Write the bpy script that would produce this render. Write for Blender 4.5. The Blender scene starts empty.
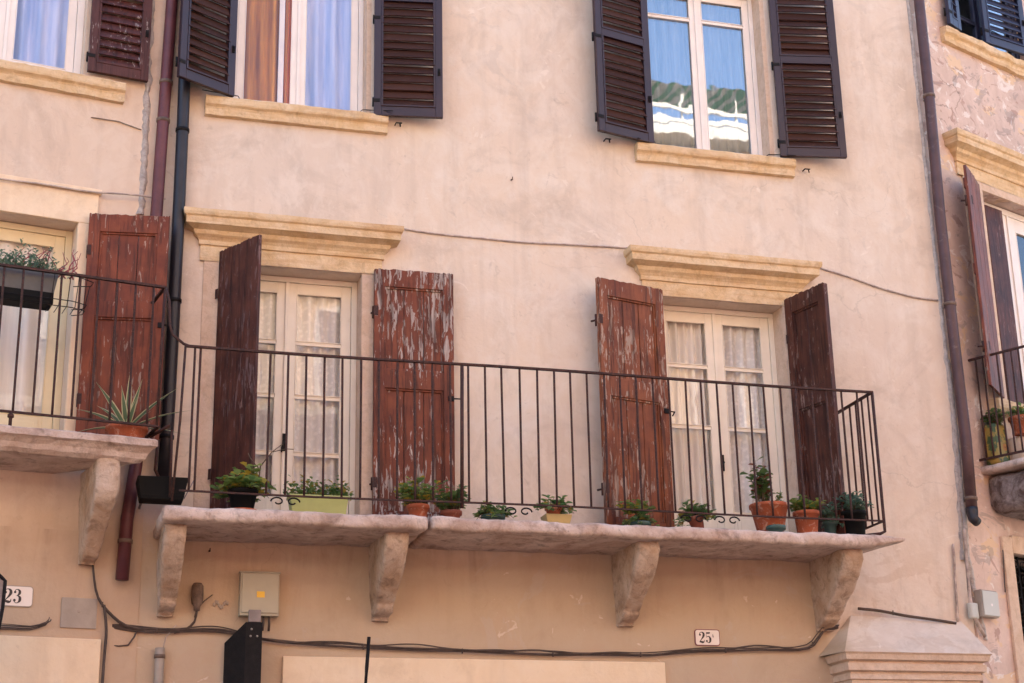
import bpy, bmesh, math, random
from mathutils import Vector, Matrix, noise
random.seed(7)
PI = math.pi
scene = bpy.context.scene
COL = scene.collection

# ------------------------------------------------------------------ camera geometry
IW, IH, FOC = 1024, 683, 1615.31
_Z = Vector((-103, 4920, -FOC)).normalized()
_X = Vector((5700, -411, -FOC)).normalized()
_Y = _Z.cross(_X)
ROT = Matrix((_X, _Y, _Z))
CAM = Vector((0, -12.0, 1.6))

class Frame:
    """a facade: u runs along the wall, v into the wall, z up"""
    def __init__(s, ox, oy, deg):
        s.o = Vector((ox, oy, 0)); s.a = math.radians(deg)
        s.U = Vector((math.cos(s.a), math.sin(s.a), 0)); s.N = Vector((-math.sin(s.a), math.cos(s.a), 0))
    def at(s, px, py, v=0.0):
        d = ROT @ Vector((px - IW/2, IH/2 - py, -FOC))
        t = ((s.o + s.N*v - CAM).dot(s.N)) / d.dot(s.N)
        p = CAM + d*t
        return (p - s.o).dot(s.U), v, p.z
    def w(s, u, v, z):
        p = s.o + s.U*u + s.N*v; p.z = z
        return p
M = Frame(0, 0, 0)
L = Frame(0.76, 0, 10)
R = Frame(7.613, 0, 21.8)

# ------------------------------------------------------------------ materials
MATS = {}
class NT:
    def __init__(s, name):
        s.m = bpy.data.materials.new(name); s.m.use_nodes = True
        s.t = s.m.node_tree; s.b = s.t.nodes['Principled BSDF']; MATS[name] = s.m
        s.co = s.n('ShaderNodeTexCoord').outputs['Object']
    def n(s, typ, **k):
        x = s.t.nodes.new(typ)
        for a, v in k.items(): setattr(x, a, v)
        return x
    def l(s, a, b): s.t.links.new(a, b)
    def mapping(s, scale=(1,1,1), loc=(0,0,0), src=None):
        m = s.n('ShaderNodeMapping'); m.inputs['Scale'].default_value = scale; m.inputs['Location'].default_value = loc
        s.l(src or s.co, m.inputs['Vector']); return m.outputs['Vector']
    def noise(s, scale, detail=4, rough=.6, vec=None, dist=0):
        x = s.n('ShaderNodeTexNoise'); x.inputs['Scale'].default_value = scale
        x.inputs['Detail'].default_value = detail; x.inputs['Roughness'].default_value = rough
        x.inputs['Distortion'].default_value = dist
        s.l(vec or s.co, x.inputs['Vector']); return x.outputs['Fac']
    def ramp(s, fac, stops):
        r = s.n('ShaderNodeValToRGB'); e = r.color_ramp.elements
        while len(e) < len(stops): e.new(.5)
        for i, (p, c) in enumerate(stops):
            e[i].position = p
            e[i].color = (c, c, c, 1) if isinstance(c, (int, float)) else (*c, 1)
        s.l(fac, r.inputs['Fac']); return r.outputs['Color']
    def mix(s, fac, a, b, mode='MIX'):
        x = s.n('ShaderNodeMix', data_type='RGBA', blend_type=mode)
        for v, i in ((fac, 0), (a, 6), (b, 7)):
            if hasattr(v, 'is_linked') or hasattr(v, 'links'): s.l(v, x.inputs[i])
            else: x.inputs[i].default_value = v if i == 0 else (*v, 1)
        return x.outputs[2]
    def math(s, op, a, b=0.0, clamp=False):
        x = s.n('ShaderNodeMath', operation=op); x.use_clamp = clamp
        for v, i in ((a, 0), (b, 1)):
            if hasattr(v, 'links'): s.l(v, x.inputs[i])
            else: x.inputs[i].default_value = v
        return x.outputs[0]
    def bump(s, h, strength=.3, dist=.01, prev=None):
        x = s.n('ShaderNodeBump'); x.inputs['Strength'].default_value = strength; x.inputs['Distance'].default_value = dist
        s.l(h, x.inputs['Height'])
        if prev is not None: s.l(prev, x.inputs['Normal'])
        s.l(x.outputs['Normal'], s.b.inputs['Normal']); return x.outputs['Normal']
    def out(s, col=None, rough=.8, metal=0, spec=None):
        if col is not None:
            if hasattr(col, 'links'): s.l(col, s.b.inputs['Base Color'])
            else: s.b.inputs['Base Color'].default_value = (*col, 1)
        if hasattr(rough, 'links'): s.l(rough, s.b.inputs['Roughness'])
        else: s.b.inputs['Roughness'].default_value = rough
        s.b.inputs['Metallic'].default_value = metal
        if spec is not None: s.b.inputs['Specular IOR Level'].default_value = spec
        return s.m

def plaster(name, base, warm, pale, dirt, crack=.2, patch=None, seed=0, shade_tint=False):
    t = NT(name)
    v = t.mapping((1, 1, 1), (seed*3.1, seed*1.7, seed))
    big = t.noise(.55, 5, .55, v, .4)
    c = t.mix(t.ramp(big, [(.38, 0), (.62, 1)]), base, warm)
    med = t.noise(2.6, 6, .65, v, .6)
    c = t.mix(t.ramp(med, [(.48, 0), (.72, .7)]), c, pale)
    # vertical weather streaks
    st = t.noise(1.0, 5, .6, t.mapping((5, 5, .55), (seed, 0, 0)), .2)
    c = t.mix(t.ramp(st, [(.50, 0), (.8, .45)]), c, dirt)
    bl = t.noise(1.25, 8, .68, v, 1.0)
    c = t.mix(t.ramp(bl, [(.52, 0), (.66, .38)]), c, dirt)
    bl2 = t.noise(5.5, 8, .7, t.mapping((1, 1, .8), (seed*2, 5, 1)), .8)
    c = t.mix(t.ramp(bl2, [(.50, 0), (.60, .30)]), c, pale)
    # small smudges and pits
    sm = t.noise(11, 6, .7, v, 1.2)
    c = t.mix(t.ramp(sm, [(.6, 0), (.76, .55)]), c, dirt)
    spk = t.noise(70, 2, .5, v)
    c = t.mix(t.ramp(spk, [(.7, 0), (.78, .5)]), c, dirt)
    if shade_tint:   # ochre tint below the balcony with its shade painted in, plus drip stains
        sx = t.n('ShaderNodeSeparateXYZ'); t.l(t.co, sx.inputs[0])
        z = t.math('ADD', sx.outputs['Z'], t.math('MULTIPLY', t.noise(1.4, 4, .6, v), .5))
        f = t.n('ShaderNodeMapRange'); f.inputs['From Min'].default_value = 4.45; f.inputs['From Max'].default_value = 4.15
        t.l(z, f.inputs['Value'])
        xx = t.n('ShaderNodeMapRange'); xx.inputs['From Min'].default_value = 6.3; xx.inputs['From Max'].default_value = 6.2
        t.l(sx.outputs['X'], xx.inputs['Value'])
        c = t.mix(t.math('MULTIPLY', t.math('MULTIPLY', f.outputs[0], .72), xx.outputs[0]), c, shade_tint)
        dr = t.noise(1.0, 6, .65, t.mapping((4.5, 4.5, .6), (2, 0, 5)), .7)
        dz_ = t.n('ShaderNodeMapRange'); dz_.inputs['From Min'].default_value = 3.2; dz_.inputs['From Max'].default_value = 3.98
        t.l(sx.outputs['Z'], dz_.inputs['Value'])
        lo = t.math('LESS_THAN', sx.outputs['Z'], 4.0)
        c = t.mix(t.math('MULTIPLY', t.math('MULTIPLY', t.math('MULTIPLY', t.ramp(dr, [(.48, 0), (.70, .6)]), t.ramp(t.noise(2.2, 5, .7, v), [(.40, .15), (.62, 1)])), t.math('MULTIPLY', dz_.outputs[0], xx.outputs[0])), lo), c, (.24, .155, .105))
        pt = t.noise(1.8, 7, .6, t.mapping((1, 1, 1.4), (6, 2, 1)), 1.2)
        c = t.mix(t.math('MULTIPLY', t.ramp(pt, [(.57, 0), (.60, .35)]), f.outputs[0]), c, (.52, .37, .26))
    if crack:
        vo = t.n('ShaderNodeTexVoronoi', feature='DISTANCE_TO_EDGE'); vo.inputs['Scale'].default_value = .9
        w = t.n('ShaderNodeVectorMath', operation='ADD'); t.l(v, w.inputs[0])
        nc = t.n('ShaderNodeTexNoise'); nc.inputs['Scale'].default_value = 3; nc.inputs['Detail'].default_value = 6; t.l(v, nc.inputs['Vector'])
        sc = t.n('ShaderNodeVectorMath', operation='SCALE'); sc.inputs['Scale'].default_value = .5; t.l(nc.outputs['Color'], sc.inputs[0])
        t.l(sc.outputs[0], w.inputs[1]); t.l(w.outputs[0], vo.inputs['Vector'])
        line = t.ramp(vo.outputs['Distance'], [(0, 1), (.006, 0)])
        keep = t.ramp(t.noise(.8, 2, .5, v), [(.56, 0), (.62, crack)])
        c = t.mix(t.math('MULTIPLY', line, keep), c, tuple(x*.35 for x in dirt))
    if patch:
        for sc_, th, colr, amt in patch:
            p = t.noise(sc_, 7, .62, t.mapping((1, 1, 1.3), (seed+sc_, sc_*2, 4)), 1.5)
            c = t.mix(t.ramp(p, [(th, 0), (th+.025, amt)]), c, colr)
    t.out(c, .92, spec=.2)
    b1 = t.bump(t.noise(38, 6, .65, v), .25, .008)
    b2 = t.bump(t.noise(2.6, 4, .5, v, .3), .28, .05, b1)
    return t.m

def stone(name, base, dark, pale, scale=6, bump=.6, spots=.5, bands=False):
    t = NT(name)
    n1 = t.noise(scale, 7, .65, None, .8)
    c = t.mix(t.ramp(n1, [(.36, 0), (.64, 1)]), base, pale)
    n2 = t.noise(scale*2.7, 7, .7, t.mapping((1, 1, 1), (3, 8, 1)), .5)
    c = t.mix(t.ramp(n2, [(.50, 0), (.78, spots)]), c, dark)
    if bands:
        w = t.noise(2.2, 5, .6, t.mapping((.7, 1, 9), (0, 0, 2)), .8)
        c = t.mix(t.ramp(w, [(.5, 0), (.7, .6)]), c, bands)
    n3 = t.noise(scale*14, 4, .7)
    c = t.mix(t.ramp(n3, [(.6, 0), (.72, .45)]), c, dark)
    t.out(c, .9, spec=.2)
    b = t.bump(t.noise(scale*5, 8, .7), bump, .012)
    t.bump(t.noise(scale*1.3, 5, .6), bump*.7, .03, b)
    return t.m

def peeling(name, paint, paint2, wood, amount, seed):
    """old shutter paint, flaked off in upright strips down to grey wood"""
    t = NT(name)
    v = t.mapping((1, 1, 1), (seed*2.3, seed, seed*1.1))
    tone = t.noise(5, 5, .6, v)
    c = t.mix(t.ramp(tone, [(.35, 0), (.65, 1)]), paint, paint2)
    vs = t.mapping((34, 34, 6.5), (seed, 0, seed*3))
    fl = t.noise(1.0, 6, .62, vs, .9)
    cl = t.noise(1.9, 3, .5, t.mapping((1.2, 1.2, .8), (seed*5, 1, 0)))
    k = t.math('ADD', t.math('MULTIPLY', fl, .66), t.math('MULTIPLY', cl, .34))
    gz = t.n('ShaderNodeSeparateXYZ'); t.l(t.n('ShaderNodeTexCoord').outputs['Generated'], gz.inputs[0])
    k = t.math('ADD', k, t.ramp(gz.outputs['Z'], [(.93, 0), (1, .035)]))          # the exposed top has weathered most
    fine = t.noise(1.0, 5, .65, t.mapping((60, 60, 16), (seed, 3, seed)), .6)
    k = t.math('ADD', k, t.math('MULTIPLY', t.math('SUBTRACT', fine, .5), .10))
    mask = t.ramp(k, [(amount, 0), (amount+.012, 1)])
    gr = t.noise(1, 5, .6, t.mapping((70, 70, 3)))
    wc = t.mix(t.ramp(gr, [(.3, 0), (.7, 1)]), wood, tuple(x*.45 for x in wood))
    c = t.mix(mask, c, wc)
    dk = t.noise(1, 4, .6, t.mapping((30, 30, 2.4), (9, 4, seed)), .5)
    c = t.mix(t.ramp(dk, [(.48, 0), (.66, .75)]), c, tuple(x*.3 for x in paint))
    t.out(c, t.ramp(mask, [(0, .55), (1, .9)]), spec=.3)
    b = t.bump(mask, -.35, .006)
    t.bump(gr, .35, .006, b)
    return t.m

def plain(name, col, rough=.6, metal=0, var=.25, scale=8, bump=0, spec=.5, dirt=None, dirt_at=.58):
    t = NT(name)
    a = tuple(min(1, x*(1+var)) for x in col); b = tuple(x*(1-var) for x in col)
    c = t.mix(t.ramp(t.noise(scale, 5, .6), [(.3, 0), (.7, 1)]), b, a)
    if dirt: c = t.mix(t.ramp(t.noise(scale*2.1, 6, .7, None, 1), [(dirt_at, 0), (dirt_at+.12, .8)]), c, dirt)
    t.out(c, rough, metal, spec)
    if bump: t.bump(t.noise(scale*6, 5, .6), bump, .006)
    return t.m

def glass(name, tint, refl):
    t = NT(name)
    tr = t.n('ShaderNodeBsdfTransparent'); tr.inputs[0].default_value = (*tint, 1)
    gl = t.n('ShaderNodeBsdfGlossy'); gl.inputs['Roughness'].default_value = .015; gl.inputs['Color'].default_value = (.95, .97, 1, 1)
    bp = t.n('ShaderNodeBump'); bp.inputs['Strength'].default_value = .05; bp.inputs['Distance'].default_value = .02
    t.l(t.noise(2.5, 2, .5), bp.inputs['Height']); t.l(bp.outputs[0], gl.inputs['Normal'])
    lw = t.n('ShaderNodeLayerWeight'); lw.inputs['Blend'].default_value = .5
    fr = t.math('ADD', refl, t.math('MULTIPLY', t.math('POWER', lw.outputs['Facing'], 4.0), 1-refl))
    mx = t.n('ShaderNodeMixShader'); t.l(fr, mx.inputs[0]); t.l(tr.outputs[0], mx.inputs[1]); t.l(gl.outputs[0], mx.inputs[2])
    o = [n for n in t.t.nodes if n.type == 'OUTPUT_MATERIAL'][0]; t.l(mx.outputs[0], o.inputs[0])
    return t.m

def cloth(name, col, col2, lace=False, trans=.10):
    t = NT(name)
    c = t.mix(t.ramp(t.noise(1, 4, .6, t.mapping((14, 14, 1))), [(.35, 0), (.65, 1)]), col, col2)
    if lace:
        vo = t.n('ShaderNodeTexVoronoi'); vo.inputs['Scale'].default_value = 26; t.l(t.mapping((1, .2, 1)), vo.inputs['Vector'])
        c = t.mix(t.ramp(vo.outputs['Distance'], [(.25, .0), (.5, .35)]), c, tuple(x*.6 for x in col))
    t.out(c, .95, spec=.1)
    tl = t.n('ShaderNodeBsdfTranslucent'); t.l(c, tl.inputs[0])
    mx = t.n('ShaderNodeMixShader'); mx.inputs[0].default_value = trans
    o = [n for n in t.t.nodes if n.type == 'OUTPUT_MATERIAL'][0]
    t.l(t.b.outputs[0], mx.inputs[1]); t.l(tl.outputs[0], mx.inputs[2]); t.l(mx.outputs[0], o.inputs[0])
    return t.m

def leafmat(name, a, b, tip=None):
    t = NT(name)
    g = t.n('ShaderNodeNewGeometry')
    c = t.mix(g.outputs['Random Per Island'], a, b)
    if tip: c = t.mix(t.ramp(g.outputs['Random Per Island'], [(.78, 0), (.8, 1)]), c, tip)
    t.out(c, .5, spec=.4)
    tl = t.n('ShaderNodeBsdfTranslucent'); t.l(c, tl.inputs[0])
    mx = t.n('ShaderNodeMixShader'); mx.inputs[0].default_value = .4
    o = [n for n in t.t.nodes if n.type == 'OUTPUT_MATERIAL'][0]
    t.l(t.b.outputs[0], mx.inputs[1]); t.l(tl.outputs[0], mx.inputs[2]); t.l(mx.outputs[0], o.inputs[0])
    return t.m

plaster('pink_plaster', (.66, .54, .44), (.70, .565, .445), (.74, .65, .56), (.41, .325, .26), shade_tint=(.46, .33, .21), seed=1, patch=[(1.3, .63, (.52, .44, .38), .30), (3.1, .655, (.80, .70, .60), .45)])
plaster('peach_plaster', (.67, .525, .41), (.65, .50, .38), (.73, .61, .50), (.43, .32, .25), seed=4, shade_tint=(.49, .34, .22))
plaster('ragged_plaster', (.62, .46, .38), (.52, .39, .33), (.74, .58, .50), (.36, .25, .22), seed=9, crack=.8,
        patch=[(1.7, .57, (.70, .50, .32), .8), (2.6, .59, (.36, .22, .18), .65), (4.3, .60, (.74, .66, .60), .8), (3.3, .60, (.30, .25, .23), .5)])
plaster('cream_plaster', (.84, .65, .45), (.80, .62, .43), (.86, .70, .52), (.6, .44, .3), crack=0, seed=12)
stone('yellow_stone', (.62, .42, .225), (.28, .17, .09), (.72, .55, .36), 4, .6, .65, bands=(.50, .29, .14))
stone('buff_stone', (.60, .43, .31), (.32, .21, .15), (.68, .52, .40), 6, .5, .5)
stone('slab_stone', (.47, .33, .26), (.13, .08, .055), (.70, .56, .48), 3.2, 1.0, .9)
stone('corbel_stone', (.45, .30, .20), (.14, .085, .055), (.60, .46, .36), 4.5, 1.0, .9)
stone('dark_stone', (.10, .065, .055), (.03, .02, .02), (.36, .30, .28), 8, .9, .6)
stone('grey_cement', (.38, .33, .30), (.14, .11, .10), (.56, .50, .46), 12, .9, .6)
peeling('red_flaking', (.120, .027, .014), (.20, .050, .022), (.52, .42, .37), .548, 1)
peeling('red_flaking_less', (.150, .038, .015), (.25, .075, .028), (.50, .36, .28), .552, 5)
peeling('red_clean', (.130, .028, .014), (.22, .052, .021), (.44, .30, .24), .575, 8)
peeling('brown_flaking', (.052, .014, .009), (.105, .032, .018), (.30, .20, .17), .570, 3)
peeling('brown_planks', (.052, .014, .010), (.105, .031, .019), (.22, .13, .12), .565, 11)
peeling('old_louvre', (.070, .022, .020), (.09, .03, .026), (.42, .34, .32), .585, 6)
plain('louvre_paint', (.026, .010, .016), .42, var=.2, scale=3, bump=.1)
t = NT('louvre_slat')
g_ = t.n('ShaderNodeNewGeometry')
c = t.mix(g_.outputs['Random Per Island'], (.034, .012, .009), (.060, .023, .015))
c = t.mix(t.ramp(t.noise(18, 6, .7, t.mapping((1, 1, 2.5))), [(.54, 0), (.78, .5)]), c, (.11, .06, .045))
t.out(c, .75, spec=.25)
plain('navy_paint', (.025, .026, .055), .45, var=.2, scale=3)
plain('cream_paint', (.80, .72, .60), .5, var=.06, scale=5, dirt=(.5, .38, .26), dirt_at=.68)
plain('white_paint', (.80, .73, .67), .5, var=.05, scale=5, dirt=(.5, .4, .33), dirt_at=.7)
plain('yellow_frame', (.74, .62, .40), .5, var=.06, scale=5)
plain('rusty_iron', (.040, .014, .010), .75, .1, var=.5, scale=25, bump=.5, dirt=(.11, .035, .018), dirt_at=.52)
plain('black_iron', (.010, .008, .008), .7, .0, var=.4, scale=25, bump=.3, spec=.2)
plain('maroon_pipe', (.115, .030, .034), .5, .1, var=.25, scale=5, bump=.15, dirt=(.05, .02, .02))
plain('black_pipe', (.018, .016, .022), .45, .2, var=.35, scale=6, bump=.15)
plain('brown_pipe', (.080, .040, .042), .5, .2, var=.25, scale=5, bump=.15, dirt=(.16, .11, .10))
plain('terracotta', (.38, .095, .038), .8, var=.2, scale=9, bump=.3, dirt=(.58, .38, .28), dirt_at=.54)
plain('terracotta_dark', (.24, .07, .04), .8, var=.25, scale=9, bump=.3, dirt=(.4, .26, .2))
plain('black_plastic', (.006, .006, .006), .7, var=.2, spec=.15)
plain('grey_plastic', (.10, .10, .10), .55, var=.2)
plain('lime_plastic', (.40, .43, .15), .45, var=.08)
plain('yellow_plastic', (.46, .34, .14), .5, var=.1, dirt=(.4, .3, .2), dirt_at=.62)
plain('teal_plastic', (.04, .085, .075), .5, var=.15)
plain('soil', (.05, .03, .02), .95, var=.4, scale=40, bump=.6)
plain('metal_box', (.40, .355, .27), .55, .1, var=.07, scale=3, dirt=(.28, .2, .14), dirt_at=.66)
plain('pale_box', (.50, .49, .44), .55, .0, var=.07, scale=3)
plain('sticker', (.85, .50, .05), .5, var=.05)
plain('plate_grey', (.36, .30, .25), .6, .2, var=.15, scale=6, bump=.2)
plain('enamel', (.82, .72, .66), .25, var=.03)
plain('enamel_edge', (.20, .05, .06), .3, var=.1)
plain('ink', (.025, .018, .022), .4, var=.1)
plain('cable', (.075, .050, .040), .7, var=.4, scale=12)
plain('painted_cable', (.42, .33, .28), .9, var=.4, scale=14, bump=.3)
plain('weathered_plastic', (.15, .10, .075), .8, var=.5, scale=20, bump=.4)
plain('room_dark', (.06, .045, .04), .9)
plain('stem', (.10, .07, .04), .8)
plain('red_stem', (.26, .05, .06), .7)
plain('lamp_grey', (.20, .17, .17), .4, .2)
plain('pavement', (.16, .14, .12), .9, var=.2, scale=2, bump=.3)
plain('asphalt', (.05, .05, .05), .9, var=.2, scale=3, bump=.4)
plain('roof_tile', (.32, .12, .06), .85, var=.3, scale=4)
plain('far_wall', (.70, .52, .36), .9, var=.1, scale=1)
plain('far_band', (.36, .35, .33), .8, var=.05, scale=1)
plain('awning', (.06, .20, .11), .8, var=.1)
glass('window_glass', (.98, .98, .98), .022)
glass('sky_glass', (.96, .97, .98), .22)
glass('clear_glass', (.98, .98, .99), .03)
cloth('white_curtain', (.90, .86, .82), (.80, .76, .71), lace=True)
cloth('plain_curtain', (.88, .82, .74), (.76, .70, .62))
cloth('brown_curtain', (.70, .32, .06), (.36, .15, .04))
cloth('grey_curtain', (.26, .27, .28), (.12, .13, .15))
cloth('orange_curtain', (.80, .24, .04), (.6, .16, .03))
cloth('blue_curtain', (.66, .72, .92), (.40, .52, .80))
leafmat('leaf_green', (.09, .20, .06), (.34, .46, .16), (.48, .36, .08))
leafmat('leaf_fresh', (.12, .24, .06), (.46, .54, .15), (.66, .46, .07))
leafmat('leaf_blue', (.10, .20, .13), (.27, .39, .27))
leafmat('leaf_dark', (.09, .18, .05), (.28, .36, .12), (.30, .10, .05))
leafmat('agave_green', (.12, .20, .11), (.18, .27, .15))
leafmat('agave_cream', (.70, .66, .40), (.78, .72, .48))
leafmat('flower_red', (.60, .05, .03), (.70, .12, .03))

# painted tile-like planter with sunflowers
t = NT('sunflower_paint')
vo = t.n('ShaderNodeTexVoronoi'); vo.inputs['Scale'].default_value = 7; t.l(t.mapping((1, .3, 1)), vo.inputs['Vector'])
c = t.mix(t.ramp(t.noise(9, 4, .6), [(.47, 0), (.55, 1)]), (.36, .24, .05), (.06, .10, .035))
c = t.mix(t.ramp(vo.outputs['Distance'], [(.22, 1), (.27, 0)]), c, (.42, .16, .02))
c = t.mix(t.ramp(vo.outputs['Distance'], [(.09, 1), (.12, 0)]), c, (.14, .06, .02))
t.out(c, .5)

# ------------------------------------------------------------------ mesh helper
class MB:
    def __init__(s): s.v = []; s.f = []; s.m = []; s.sm = []
    def add(s, verts, faces, mi=0, smooth=False):
        b = len(s.v); s.v += [Vector(p) for p in verts]
        for f in faces: s.f.append([b+i for i in f]); s.m.append(mi); s.sm.append(smooth)
        return s
    def box(s, x0, x1, y0, y1, z0, z1, mi=0):
        p = [(x, y, z) for z in (z0, z1) for y in (y0, y1) for x in (x0, x1)]
        return s.add(p, [(0,2,3,1),(4,5,7,6),(0,1,5,4),(2,6,7,3),(0,4,6,2),(1,3,7,5)], mi)
    def obox(s, c, ax, ay, az, mi=0):
        c = Vector(c); ax, ay, az = Vector(ax), Vector(ay), Vector(az)
        p = [c + ax*i + ay*j + az*k for k in (-1,1) for j in (-1,1) for i in (-1,1)]
        return s.add(p, [(0,2,3,1),(4,5,7,6),(0,1,5,4),(2,6,7,3),(0,4,6,2),(1,3,7,5)], mi)
    def tube(s, pts, r, n=8, mi=0, cap=True):
        pts = [Vector(p) for p in pts]; rs = r if isinstance(r, (list, tuple)) else [r]*len(pts)
        vs, fs = [], []; prev = None
        for i, p in enumerate(pts):
            d = (pts[min(i+1, len(pts)-1)] - pts[max(i-1, 0)]).normalized()
            if prev is None:
                a = d.orthogonal().normalized()
            else:
                a = (prev - d*prev.dot(d)).normalized()
            prev = a; b = d.cross(a)
            for k in range(n):
                th = 2*PI*k/n; vs.append(p + (a*math.cos(th)+b*math.sin(th))*rs[i])
        for i in range(len(pts)-1):
            for k in range(n):
                k2 = (k+1) % n; fs.append((i*n+k, i*n+k2, (i+1)*n+k2, (i+1)*n+k))
        if cap: fs.append(tuple(reversed(range(n)))); fs.append(tuple((len(pts)-1)*n+k for k in range(n)))
        return s.add(vs, fs, mi, True)
    def lathe(s, prof, n=24, c=(0,0,0), mi=0):
        vs, fs = [], []
        for r, z in prof:
            for k in range(n):
                th = 2*PI*k/n; vs.append((c[0]+r*math.cos(th), c[1]+r*math.sin(th), c[2]+z))
        for i in range(len(prof)-1):
            for k in range(n):
                k2 = (k+1) % n; fs.append((i*n+k, i*n+k2, (i+1)*n+k2, (i+1)*n+k))
        return s.add(vs, fs, mi, True)
    def grid(s, fn, nu, nv, mi=0, smooth=True):
        vs = [fn(i/nu, j/nv) for j in range(nv+1) for i in range(nu+1)]
        fs = [(j*(nu+1)+i, j*(nu+1)+i+1, (j+1)*(nu+1)+i+1, (j+1)*(nu+1)+i) for j in range(nv) for i in range(nu)]
        return s.add(vs, fs, mi, smooth)
    def roundbox(s, x0, x1, y0, y1, z0, z1, r, step, amp=0, freq=3, seed=0, mi=0):
        """box with rounded, worn and dented edges, as a fine grid"""
        lo = Vector((x0, y0, z0)); hi = Vector((x1, y1, z1))
        def fix(p):
            p = Vector(p); q = Vector([min(max(p[i], lo[i]+r), hi[i]-r) for i in range(3)]); d = p-q
            if d.length > 1e-9 and r > 0: p = q + d.normalized()*r
            if amp:
                o = Vector((seed*7.1, seed*3.3, seed))
                nv = noise.noise_vector(p*freq + o) + .5*noise.noise_vector(p*freq*2.7 + o) + .3*noise.noise_vector(p*freq*7 + o)
                p = p + nv*amp
            return p
        for ax in range(3):
            a, b = [(1, 2), (2, 0), (0, 1)][ax]
            na = max(2, int((hi[a]-lo[a])/step)+1); nb = max(2, int((hi[b]-lo[b])/step)+1)
            for side in (0, 1):
                def fn(i, j, ax=ax, a=a, b=b, side=side):
                    p = [0, 0, 0]; p[ax] = hi[ax] if side else lo[ax]
                    ii = i if side else 1-i
                    p[a] = lo[a]+(hi[a]-lo[a])*ii; p[b] = lo[b]+(hi[b]-lo[b])*j
                    return fix(p)
                s.grid(fn, na, nb, mi)
        return s
    def extrude(s, prof, x0, x1, nx, mi=0, amp=0, freq=8, seed=0):
        """closed (y, z) outline pushed along x, with end caps"""
        n = len(prof); vs = []; fs = []
        for i in range(nx+1):
            x = x0+(x1-x0)*i/nx
            for y, z in prof:
                p = Vector((x, y, z))
                if amp and y < -.005:
                    p = p + noise.noise_vector(p*freq + Vector((seed, 0, 0)))*amp + noise.noise_vector(p*freq*3)*amp*.4
                vs.append(p)
        for i in range(nx):
            for k in range(n):
                k2 = (k+1) % n; fs.append((i*n+k, (i+1)*n+k, (i+1)*n+k2, i*n+k2))
        fs.append(tuple(range(n))); fs.append(tuple(nx*n+k for k in reversed(range(n))))
        return s.add(vs, fs, mi, False)
    def leaf(s, base, d, up, ln, wd, mi=0, cup=.15):
        base, d = Vector(base), Vector(d).normalized(); sd = d.cross(Vector(up))
        if sd.length < 1e-4: sd = d.orthogonal()
        sd.normalize(); n_ = sd.cross(d)
        pts = [base, base+d*ln*.45+sd*wd*.5+n_*ln*cup, base+d*ln*.5, base+d*ln*.45-sd*wd*.5+n_*ln*cup, base+d*ln-n_*ln*.08,
               base+d*ln*.82+sd*wd*.32+n_*ln*cup*.5, base+d*ln*.82-sd*wd*.32+n_*ln*cup*.5]
        return s.add(pts, [(0,2,1),(0,3,2),(1,2,4,5),(2,3,6,4)], mi, True)
    def build(s, name, mats, parent=None, loc=None, rotz=None, bevel=0, weld=False, autosmooth=True):
        me = bpy.data.meshes.new(name); me.from_pydata([tuple(v) for v in s.v], [], s.f)
        for m_ in (mats if isinstance(mats, (list, tuple)) else [mats]): me.materials.append(MATS[m_])
        for p, mi, sm in zip(me.polygons, s.m, s.sm): p.material_index = mi; p.use_smooth = sm
        if weld or autosmooth:
            bm = bmesh.new(); bm.from_mesh(me)
            if weld: bmesh.ops.remove_doubles(bm, verts=bm.verts, dist=1e-5)
            bmesh.ops.recalc_face_normals(bm, faces=bm.faces) if weld else None
            bm.to_mesh(me); bm.free()
        me.update()
        o = bpy.data.objects.new(name, me); COL.objects.link(o)
        if parent: o.parent = parent
        if loc is not None: o.location = loc
        if rotz is not None: o.rotation_euler = (0, 0, rotz)
        if bevel:
            b = o.modifiers.new('bevel', 'BEVEL'); b.width = bevel; b.segments = 2; b.limit_method = 'ANGLE'
        return o

def tag(o, label=None, cat=None, group=None, kind=None):
    if label: o['label'] = label
    if cat: o['category'] = cat
    if group: o['group'] = group
    if kind: o['kind'] = kind
    return o
def empty(name, loc, rz=0, parent=None):
    o = bpy.data.objects.new(name, None); o.empty_display_size = .1; COL.objects.link(o)
    o.location = loc; o.rotation_euler = (0, 0, rz)
    if parent: o.parent = parent
    return o
def copy_tree(o, parent=None):
    c = o.copy(); COL.objects.link(c); c.parent = parent
    for ch in [x for x in bpy.data.objects if x.parent == o]: copy_tree(ch, c)
    return c

# ------------------------------------------------------------------ the setting
tag(MB().box(-60, 70, -60, 60, -.3, -.15).build('ground', 'asphalt'), kind='structure')
tag(MB().box(-40, 50, -3.2, -0.003, -.146, -.002).build('pavement', 'pavement'), kind='structure')

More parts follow.
